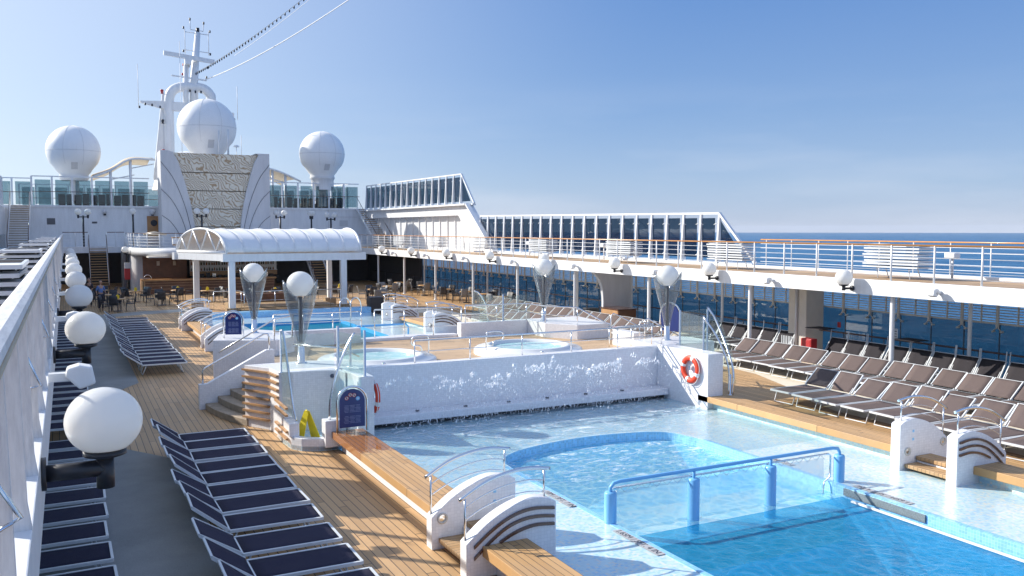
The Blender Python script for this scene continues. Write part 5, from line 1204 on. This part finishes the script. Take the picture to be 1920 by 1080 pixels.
for x, lb in ((3.0, 'small grey dome camera on the deckhouse wall near the windbreak'), (6.75, 'white dome lamp above the porthole door')):
    th = thing('dome_camera', lb, 'camera', (x, YW-.2, 6.2)); MB().sphere((x, YW-.2, 6.3), .17 if x < 4 else .26, 12, 8).build('globe', 'greywhite', th); MB().box(x-.1, x+.1, YW-.3, YW, 5.98, 6.12).build('bracket', 'black', th)
wall_globe(4.1, 75.0, 3.2, 1, 'white globe lamp at the corner of the rounded gallery, away from the rows')
# deck box with folded loungers and parasols above the bar
for k in range(7): tag(MB().box(5.0, 6.9, 74.2, 76.2, 3.5+.11*k, 3.54+.11*k).build('folded_lounger', 'alu'), nth(k)+' folded lounger from the bottom in the stack above the bar', 'folded lounger', 'folded loungers stacked above the bar')
tag(MB().tube([(5.4, 73.9, 4.42), (6.2, 74, 4.5), (7.1, 74.2, 4.4)], [.08, .16, .07], 10).build('folded_parasol', 'tan_canvas'), 'folded cream parasol lying on the stack above the bar', 'parasol')
th = thing('planter_bench', 'white bench with wooden edges on the gallery left of the canopy', 'bench', (8, 76, 3.4)); MB().box(7.6, 9.6, 74.5, 75.2, 3.34, 4.1).build('base', 'hull', th); MB().box(7.55, 9.6, 74.4, 75.2, 4.1, 4.18).build('top', 'slat', th); MB().box(7.55, 9.6, 74.42, 74.5, 3.5, 3.62).build('lower_strip', 'slat', th)
# bar under the gallery
br = thing('bar', 'wood fronted bar counter with a brown top under the rounded gallery', 'bar', (9, 69, 0))
MB().box(5.0, 14.5, 69.6, 70.2, 0, 1.02).build('front', 'darkwood', br); MB().box(4.85, 14.6, 69.35, 70.3, 1.02, 1.1).build('countertop', 'barwood', br); MB().box(4.85, 14.6, 69.34, 69.36, .985, 1.02).build('brass_strip', 'tabletop', br)
MB().box(5.0, 5.1, 69.5, 73, 0, 1.0).build('end_panel', 'slat', br)
m = MB()
for z in (.35, .6, .8): m.box(5.0, 14.5, 69.56, 69.6, z, z+.03)
m.build('foot_trim', 'slat', br)
tag(MB().box(5.3, 8.55, 74, 74.2, 0, 2.8).build('panel_wall', 'darkwood'), 'brown wood panelled wall behind the left end of the bar', 'wall')
for k, x in enumerate((6.3, 7.5)): tag(MB().box(x, x+.22, 73.97, 74, 1.95, 2.3).build('notice', 'curtain'), ('left', 'right')[k]+' small pale notice on the wood panelled wall', 'notice')
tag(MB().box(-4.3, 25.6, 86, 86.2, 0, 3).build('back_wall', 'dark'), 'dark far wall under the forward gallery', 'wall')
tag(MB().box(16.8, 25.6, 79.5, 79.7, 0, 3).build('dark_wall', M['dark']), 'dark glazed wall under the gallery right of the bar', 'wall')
tag(MB().box(5.3, 16, 68.6, 73.9, 2.72, 2.8).build('ceiling_valance', 'curtain'), 'cream valance under the rounded gallery above the bar', 'valance')
tag(MB().box(25.3, 25.55, 66, 79.5, 0, 2.94).build('dark_wall', 'dark'), 'dark slab standing in for interior reflections at the far right tinted glass', 'wall')  # added dark slab, imitates interior reflections in the glass
rw = thing('rounded_wall', 'white rounded wall end left of the bar under the gallery', 'wall', (5, 75, 0))
m = MB(); m.prism([(p.x, p.y) for p in arc([(4.5, 80, 0), (4.45, 77, 0), (4.55, 75.4, 0), (4.85, 74.6, 0), (5.3, 74.3, 0)], 16)]+[(5.3, 80)], 'z', 0, 3); m.build('wall_body', 'greywhite', rw)
sf = thing('bottle_shelves', 'backlit shelves full of bottles behind the bar', 'shelves', (12, 73, 1)); MB().box(8.7, 15.5, 73.5, 73.6, 1.3, 2.75).build('back_panel', 'hull', sf)
for z in (1.5, 1.95, 2.35): MB().box(8.7, 15.5, 73.2, 73.5, z-.03, z).build('shelf', 'signwhite', sf)
MB().box(8.7, 15.5, 73.3, 73.5, 1.1, 1.47).build('lit_counter', 'slat', sf)
MB().box(8.7, 15.5, 72.4, 73.2, .9, 1.0).build('back_counter', 'dark', sf)
br_ = random.Random(4); bt = None
for row, z in enumerate((1.5, 1.95, 2.35)):
    for k in range(34):
        x = 8.8+6.6*k/34+br_.uniform(-.03, .03); h = br_.uniform(.22, .33)
        nm = 'amber' if br_.random() < .3 else 'bottle'
        tag(MB().lathe([(0, 0), (.045, 0), (.045, h*.6), (.016, h*.75), (.016, h), (0, h)], (x, 73.35, z), 7).build('bottle', nm), nth(k)+' bottle from the left on the %s bar shelf' % ('lowest', 'middle', 'top')[row], 'bottle', 'bottles on the bar shelves')
for k in range(14):
    x = 8.9+k*.45; tag(MB().box(x, x+.3, 72.5, 72.8, 1.0, 1.0+br_.uniform(.12, .4)).build('bar_appliance', 'steel' if k % 3 == 0 else 'black', bevel=.02), nth(k)+' small appliance from the left on the back counter of the bar', 'appliance', 'appliances on the back counter')
th = thing('sneeze_guard', 'small glass dome stand on the left end of the bar counter', 'display', (5.4, 69.8, 1.1)); MB().tube([(5.3+.28*math.cos(PI-PI*i/10), 69.8, 1.1+.34*math.sin(PI*i/10)) for i in range(11)], .02, 6).build('frame', 'steel', th); MB().tube([(5.02, 69.8, 1.18), (5.58, 69.8, 1.18)], .015, 6).build('bar', 'steel', th)
for x, y, lb in ((8.95, 71.2, 'white bar column left of the bottle shelves'), (6.2, 72.5, 'cream column by the left end of the bar')):
    if lb[0] == 'w': tag(MB().box(x-.18, x+.18, y-.18, y+.18, 0, 2.85).build('bar_column', 'greywhite'), lb, 'column')
# gazebo canopy
gz = thing('bar_canopy', 'white barrel vaulted canvas canopy on square columns before the bar', 'canopy', (11, 52, 0))
SK = lambda x, y: x-(y-50)*.36*(15.4-x)/7.6
n = 16; ends = []
def arcp(t, r=2.72): a = PI*t; return 52.7-r*math.cos(a), 3.52+1.30*math.sin(a)**.92
for i0, i1 in [(k, k+1) for k in range(8)]:
    xa, xb = 7.84+7.6*i0/8, 7.84+7.6*i1/8; m = MB(); rows = []
    for q in range(7):
        x = xa+(xb-xa)*q/6; s = math.sin(PI*q/6)
        rows.append([(SK(x, arcp(t/n)[0]), arcp(t/n)[0], arcp(t/n)[1]-.028*s*math.sin(PI*t/n)) for t in range(n+1)])
    for a, b in zip(rows, rows[1:]): m.ribbon(a, b)
    m.build('canvas_bay', 'canvas', gz, thick=.02)
for k in range(9):
    x = 7.84+7.6*k/8; MB().tube([(SK(x, arcp(t/n)[0]), arcp(t/n)[0], arcp(t/n)[1]+.02) for t in range(n+1)], .07 if k in (0, 8) else .014, 8).build('arch_rib', 'hull' if k in (0, 8) else 'canvas', gz)
m = MB(); xe = 7.84
m.tube([(SK(xe, 49.98), 49.98, 3.52), (SK(xe, 55.42), 55.42, 3.52)], .075, 8)
zig = [(0, .0), (.10, .5), (.2, 0), (.36, 1), (.5, 0), (.66, 1), (.8, 0), (.90, .5), (1, 0)]
for (a, b), (c, d) in zip(zig, zig[1:]):
    def zp(t, u):
        y = 50+5.4*t; zz = 3.52+(1.30*max(0, 1-((y-52.7)/2.72)**2)**.5 if u else 0); return (SK(xe, y), y, zz)
    m.tube([zp(a, b), zp(c, d)], .055, 6)
m.build('end_truss', 'hull', gz)
m = MB(); m.face([(SK(14.9, arcp(t/n)[0]), arcp(t/n)[0], arcp(t/n)[1]-.02) for t in range(n+1)]); m.build('end_panel', 'tan_canvas', gz)
for ya, yb in ((49.9, 50.15), (55.2, 55.45)): MB().prism([(SK(7.6, ya), ya), (15.75, ya), (15.75, yb), (SK(7.6, yb), yb)], 'z', 3.02, 3.44).build('beam', 'hull', gz)
for x in (15.6,): MB().box(x, x+.18, 50.2, 55.1, 3.05, 3.46).build('beam', 'hull', gz)
MB().prism([(SK(7.7, 50.2), 50.2), (SK(7.95, 50.2), 50.2), (SK(7.95, 55.1), 55.1), (SK(7.7, 55.1), 55.1)], 'z', 3.05, 3.42).build('beam', 'hull', gz)
for x, y, s_ in ((8.1, 50.03, .17), (14.4, 50.03, .17), (6.9, 55.3, .16), (15.0, 55.3, .14)): MB().box(x-s_, x+s_, y-s_, y+s_, .4, 3.02).build('square_column', 'hull', gz, bevel=.015)
pl = thing('canopy_deck', 'raised teak deck and steps under the canvas canopy', 'platform', (11, 52, 0))
M['plinth'] = teak('teak_plinth_boards', 'y', .16, (.42, .3, .17), (.34, .24, .13))
for x, y in ((8.1, 50.0), (14.45, 50.0), (15.0, 55.3), (6.9, 55.3)): MB().box(x-.35, x+.35, y-.3, y+.3, 0, .45).build('column_plinth', 'plinth', pl)
MB().box(8.5, 14.05, 50.4, 55, 0, .42).build('platform', 'plinth', pl); MB().box(7.5, 15.0, 48.4, 49.6, 0, .3).build('step', 'step', pl); MB().box(8.5, 14.0, 49.6, 50.39, 0, .36).build('step', 'step', pl)
MB().box(8.6, 12.6, 54.2, 54.6, .42, .9).build('low_screen', 'darkwood', pl)
railing('canopy_railing', 'steel railing left of the canopy deck', [(7.2, 50.6), (8.6, 50.6), (8.6, 49.2)], .4, 1.35, 4, (.5,)); railing('canopy_railing', 'steel railing under the middle of the canopy', [(9.2, 49.7), (11.8, 49.7), (11.8, 50.6)], .35, 1.35, 4, (.5,)); railing('canopy_railing', 'steel railing on the right half of the canopy deck', [(12.1, 50.6), (12.1, 49.7), (13.9, 49.7), (13.9, 48.9)], .35, 1.35, 4, (.5,))
tag(MB().box(15.25, 16.05, 47.6, 48.3, 0, .95).build('bin', 'black', bevel=.02), 'black square bin right of the canopy columns', 'bin')
# far pool
p3 = thing('far_pool', 'second pool with teal water beyond the terrace', 'pool', (10, 38, 0))
m = MB(); m.face([(5.2, 29, .12), (15.25, 29, .12), (15.25, 34, .12), (5.2, 34, .12)]); m.face([(12.6, 34, .12), (15.25, 34, .12), (15.25, 48.2, .12), (12.6, 48.2, .12)]); m.face([(5.2, 34, .12), (7.6, 34, .12), (7.6, 48.2, .12), (5.2, 48.2, .12)]); m.face([(7.6, 44.5, .12), (12.6, 44.5, .12), (12.6, 48.2, .12), (7.6, 48.2, .12)]); m.build('pool_surround', 'wetfloor', p3)
m = MB(); m.face([(7.6, 34, -1.2), (12.6, 34, -1.2), (12.6, 44.5, -1.2), (7.6, 44.5, -1.2)])
for a, b in (((7.6, 34), (12.6, 34)), ((12.6, 34), (12.6, 44.5)), ((12.6, 44.5), (7.6, 44.5)), ((7.6, 44.5), (7.6, 34))): m.face([(a[0], a[1], .12), (b[0], b[1], .12), (b[0], b[1], -1.2), (a[0], a[1], -1.2)])
m.build('basin', 'pooldeep', p3); MB().face([(7.6, 34, -.05), (12.6, 34, -.05), (12.6, 44.5, -.05), (7.6, 44.5, -.05)]).build('water', 'water3', p3)
MB().box(5.2, 15.25, 47.5, 48.2, .12, .42).build('end_ledge', 'coping', p3)
m = MB(); m.tube([(11.0, 36.5, .12), (11.0, 36.5, .55), (11.1, 36.5, .62), (13.3, 36.5, .62), (13.42, 36.5, .5), (13.42, 36.5, .12)], .045, 8); m.build('blue_rail', 'blue_rail', p3)
th = thing('pool_ladder', 'steel pool ladder with two hooped rails at the far pool', 'ladder', (12.3, 43, .1))
for dx in (0, .55): MB().tube(arc([(12.0+dx, 42.4, -.6), (12.0+dx, 42.4, .95), (12.15+dx, 42.55, 1.3), (12.5+dx, 42.9, 1.35), (12.75+dx, 43.1, 1.0), (12.75+dx, 43.1, .12)], 24), .03, 8).build('hooped_rail', 'steel', th)

# ---------------- dining tables and chairs
def chair_proto(mat, lab, grp):
    th = thing('dining_chair', lab, 'chair', (0, 0, 0), grp)
    MB().box(-.24, .24, -.24, .24, .42, .46).build('seat', mat, th, bevel=.01)
    m = MB(); rows = [[(x, -.22-.12*t*t-.03*(1-(x/.24)**2)*1, .46+.5*t) for t in (0, .33, .66, 1)] for x in (-.24, -.12, 0, .12, .24)]
    for a, b in zip(rows, rows[1:]): m.ribbon(a, b)
    m.build('backrest', mat, th, thick=.02)
    for x in (-.22, .22):
        for y in (-.22, .22): MB().tube([(x, y, .44), (x*1.08, y*1.12, 0)], .015, 5).build('leg', mat, th)
        MB().tube([(x*1.05, -.27, .68), (x*1.1, .12, .68), (x*1.05, .2, .44)], .014, 5).build('armrest', mat, th)
    return th
def table_proto():
    th = thing('dining_table', 'x', 'table', (0, 0, 0), 'round wooden tables on the far deck')
    MB().lathe([(0, .70), (.45, .70), (.46, .72), (.45, .74), (0, .74)], (0, 0, 0), 24).build('tabletop', 'tabletop', th); MB().tube([(0, 0, 0), (0, 0, .7)], .035, 8).build('pedestal', 'rubber', th); MB().lathe([(.26, 0), (.24, .03), (0, .05)], (0, 0, 0), 16).build('foot', 'rubber', th); return th
cA = chair_proto('chair', 'x', 'dark chairs around the far tables'); cB = chair_proto('chairgrey', 'x', 'grey mesh chairs around the far tables'); tp = table_proto()
cw = {'L': 'by the far stairs', 'R': 'before the right tinted glass', 'G': 'behind the canopy deck'}
TB = [('L', 2.6, 56.1), ('L', 2.2, 60), ('L', 4.0, 62.7), ('L', 5.3, 59.3), ('L', 6.6, 62.4), ('L', 2.0, 64.6), ('L', 8.3, 61), ('G', 9.8, 58.2), ('G', 12.2, 58.3), ('G', 14.2, 58.6), ('G', 17.0, 60), ('R', 18.5, 57.3), ('R', 18.1, 54.2), ('R', 20.6, 60), ('R', 23.2, 59.7), ('R', 23.05, 55), ('R', 23.33, 52.4), ('R', 23.5, 49.9), ('R', 23.4, 47.4), ('R', 22.8, 63.8)]
cr_ = random.Random(2)
for i, (s, x, y) in enumerate(TB):
    nm = nth(sum(1 for q in TB[:i] if q[0] == s))
    dup(tp, (x, y, 0), 0, nm+' round wooden table '+cw[s], 'round wooden tables on the far deck')
    ph = cr_.uniform(0, 1.5)
    for k in range(4):
        a = ph+k*PI/2+cr_.uniform(-.2, .2); r = .68; src, w_ = (cB, 'grey mesh') if (s == 'R' and (k+i) % 2 == 0) else (cA, 'dark')
        dup(src, (x+r*math.cos(a), y+r*math.sin(a), 0), a+PI/2, '%s chair %s the %s table %s' % (w_, ('right of', 'behind', 'left of', 'in front of')[k], nm, cw[s]))
    if i % 2 == 0 and s != 'R':
        tag(MB().prism([(x-.09, .745), (x+.09, .745), (x+.09, .93), (x, 1.0), (x-.09, .93)], 'y', y-.03, y+.03).build('menu_card', 'yellow'), 'small yellow and white menu card on the '+nm+' table '+cw[s], 'menu card', 'menu cards on the tables')
for o in (cA, cB, tp): kill(o)
th = thing('fire_extinguisher', 'red fire cabinet on the shaded wall right of the far stairs', 'fire cabinet', (4.2, 75, 1)); MB().box(4.0, 4.4, 74.2, 74.5, .9, 1.75).build('cabinet_body', 'red', th); MB().box(4.0, 4.4, 74.2, 74.5, 1.76, 2.2).build('label_plate', 'greywhite', th)
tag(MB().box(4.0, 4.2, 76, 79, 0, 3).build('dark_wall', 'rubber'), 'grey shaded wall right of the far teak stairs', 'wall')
# ---------------- people by the far tables
def person(x, y, rz, lab, shirt, trousers, hair, seated=False):
    th = thing('person', lab, 'person', (0, 0, 0))
    V = [(0, 0, .95), (0, 0, 1.12), (0, .01, 1.35), (0, .01, 1.48), (0, -.01, 1.56), (.17, 0, 1.40), (.24, -.02, 1.12), (.20, -.22, 1.05), (-.17, 0, 1.40), (-.25, .0, 1.12), (-.24, -.1, .88), (.09, 0, .88), (.10, -.01, .48), (.10, .0, .07), (.10, -.14, .03), (-.09, 0, .88), (-.11, -.03, .48), (-.11, .03, .07), (-.11, -.11, .03)]
    E_ = [(0, 1), (1, 2), (2, 3), (3, 4), (2, 5), (5, 6), (6, 7), (2, 8), (8, 9), (9, 10), (0, 11), (11, 12), (12, 13), (13, 14), (0, 15), (15, 16), (16, 17), (17, 18)]
    rad = [.15, .125, .14, .055, .06, .055, .04, .03, .055, .04, .03, .1, .065, .045, .04, .1, .065, .045, .04]
    def skin(name, vs, es, rs, mat, grow=0):
        me = bpy.data.meshes.new(name); me.from_pydata(vs, es, []); o = bpy.data.objects.new(name, me); C.objects.link(o)
        sm = o.modifiers.new('skin', 'SKIN'); sm.use_smooth_shade = True
        for i, v in enumerate(me.skin_vertices[0].data): v.radius = (rs[i]+grow, rs[i]*.8+grow); v.use_root = i == 0
        o.modifiers.new('sub', 'SUBSURF').levels = 1; o.modifiers[-1].render_levels = 1; me.materials.append(mat); o.parent = th; return o
    sk = plain('skin_tone', (.45, .26, .18), .5); skin('body', V, E_, rad, sk)
    skin('shirt', [V[i] for i in (0, 1, 2, 5, 6, 8, 9)], [(0, 1), (1, 2), (2, 3), (3, 4), (2, 5), (5, 6)], [rad[i] for i in (0, 1, 2, 5, 6, 8, 9)], plain('shirt_cloth', shirt, .8, .2), .014)
    skin('trousers', [V[i] for i in (0, 11, 12, 13, 15, 16, 17)], [(0, 1), (1, 2), (2, 3), (0, 4), (4, 5), (5, 6)], [rad[i] for i in (0, 11, 12, 13, 15, 16, 17)], plain('trouser_cloth', trousers, .8), .016)
    MB().sphere((0, -.02, 1.65), .095, 14, 10, 1.25).build('head', sk, th); MB().sphere((0, .015, 1.68), .105, 14, 10, 1.2).build('hair', plain('hair_colour', hair, .6), th)
    for s in (-1, 1):
        m = MB()
        hx, hy, hz = (.20, -.26, 1.04) if s > 0 else (-.24, -.13, .82)
        for q in range(4): m.tube([(hx+(q-1.5)*.018, hy, hz), (hx+(q-1.5)*.02, hy-.03, hz-.05)], .008, 5)
        m.tube([(hx-s*.03, hy, hz+.02), (hx-s*.045, hy-.03, hz-.01)], .009, 5); m.build('fingers', sk, th)
    m = MB(); m.sphere((-.03, -.108, 1.665), .012, 6, 4).sphere((.03, -.108, 1.665), .012, 6, 4); m.build('eyes', 'black', th); MB().sphere((0, -.118, 1.64), .014, 6, 4).build('nose', sk, th); MB().box(-.02, .02, -.112, -.105, 1.6, 1.608).build('mouth', 'red', th)
    th.location = (x, y, 0); th.rotation_euler = (0, 0, rz)
person(1.75, 57.6, .3, 'standing woman with dark hair in a patterned blue top near the far left tables', (.12, .22, .5), (.03, .03, .05), (.05, .03, .02))
person(1.2, 60.5, -.4, 'standing person in dark clothes partly hidden behind the left globe lamps', (.05, .04, .05), (.03, .03, .04), (.03, .02, .02))
# tidy helper properties
for o in C.objects:
    if '_w' in o: del o['_w']

# ---------------- haze over the sea
m = MB().box(-9000, 9000, -9000, 9000, -27, 45); hz = m.build('haze', 'white'); hz['kind'] = 'stuff'
t = NT('sea_haze'); t.n.remove(t.b); pv = t.new('ShaderNodeVolumePrincipled'); pv.inputs['Color'].default_value = (.80, .88, 1, 1); pv.inputs['Density'].default_value = 5e-5
t.l.new(pv.outputs[0], t.out.inputs['Volume']); hz.data.materials.clear(); hz.data.materials.append(t.m)
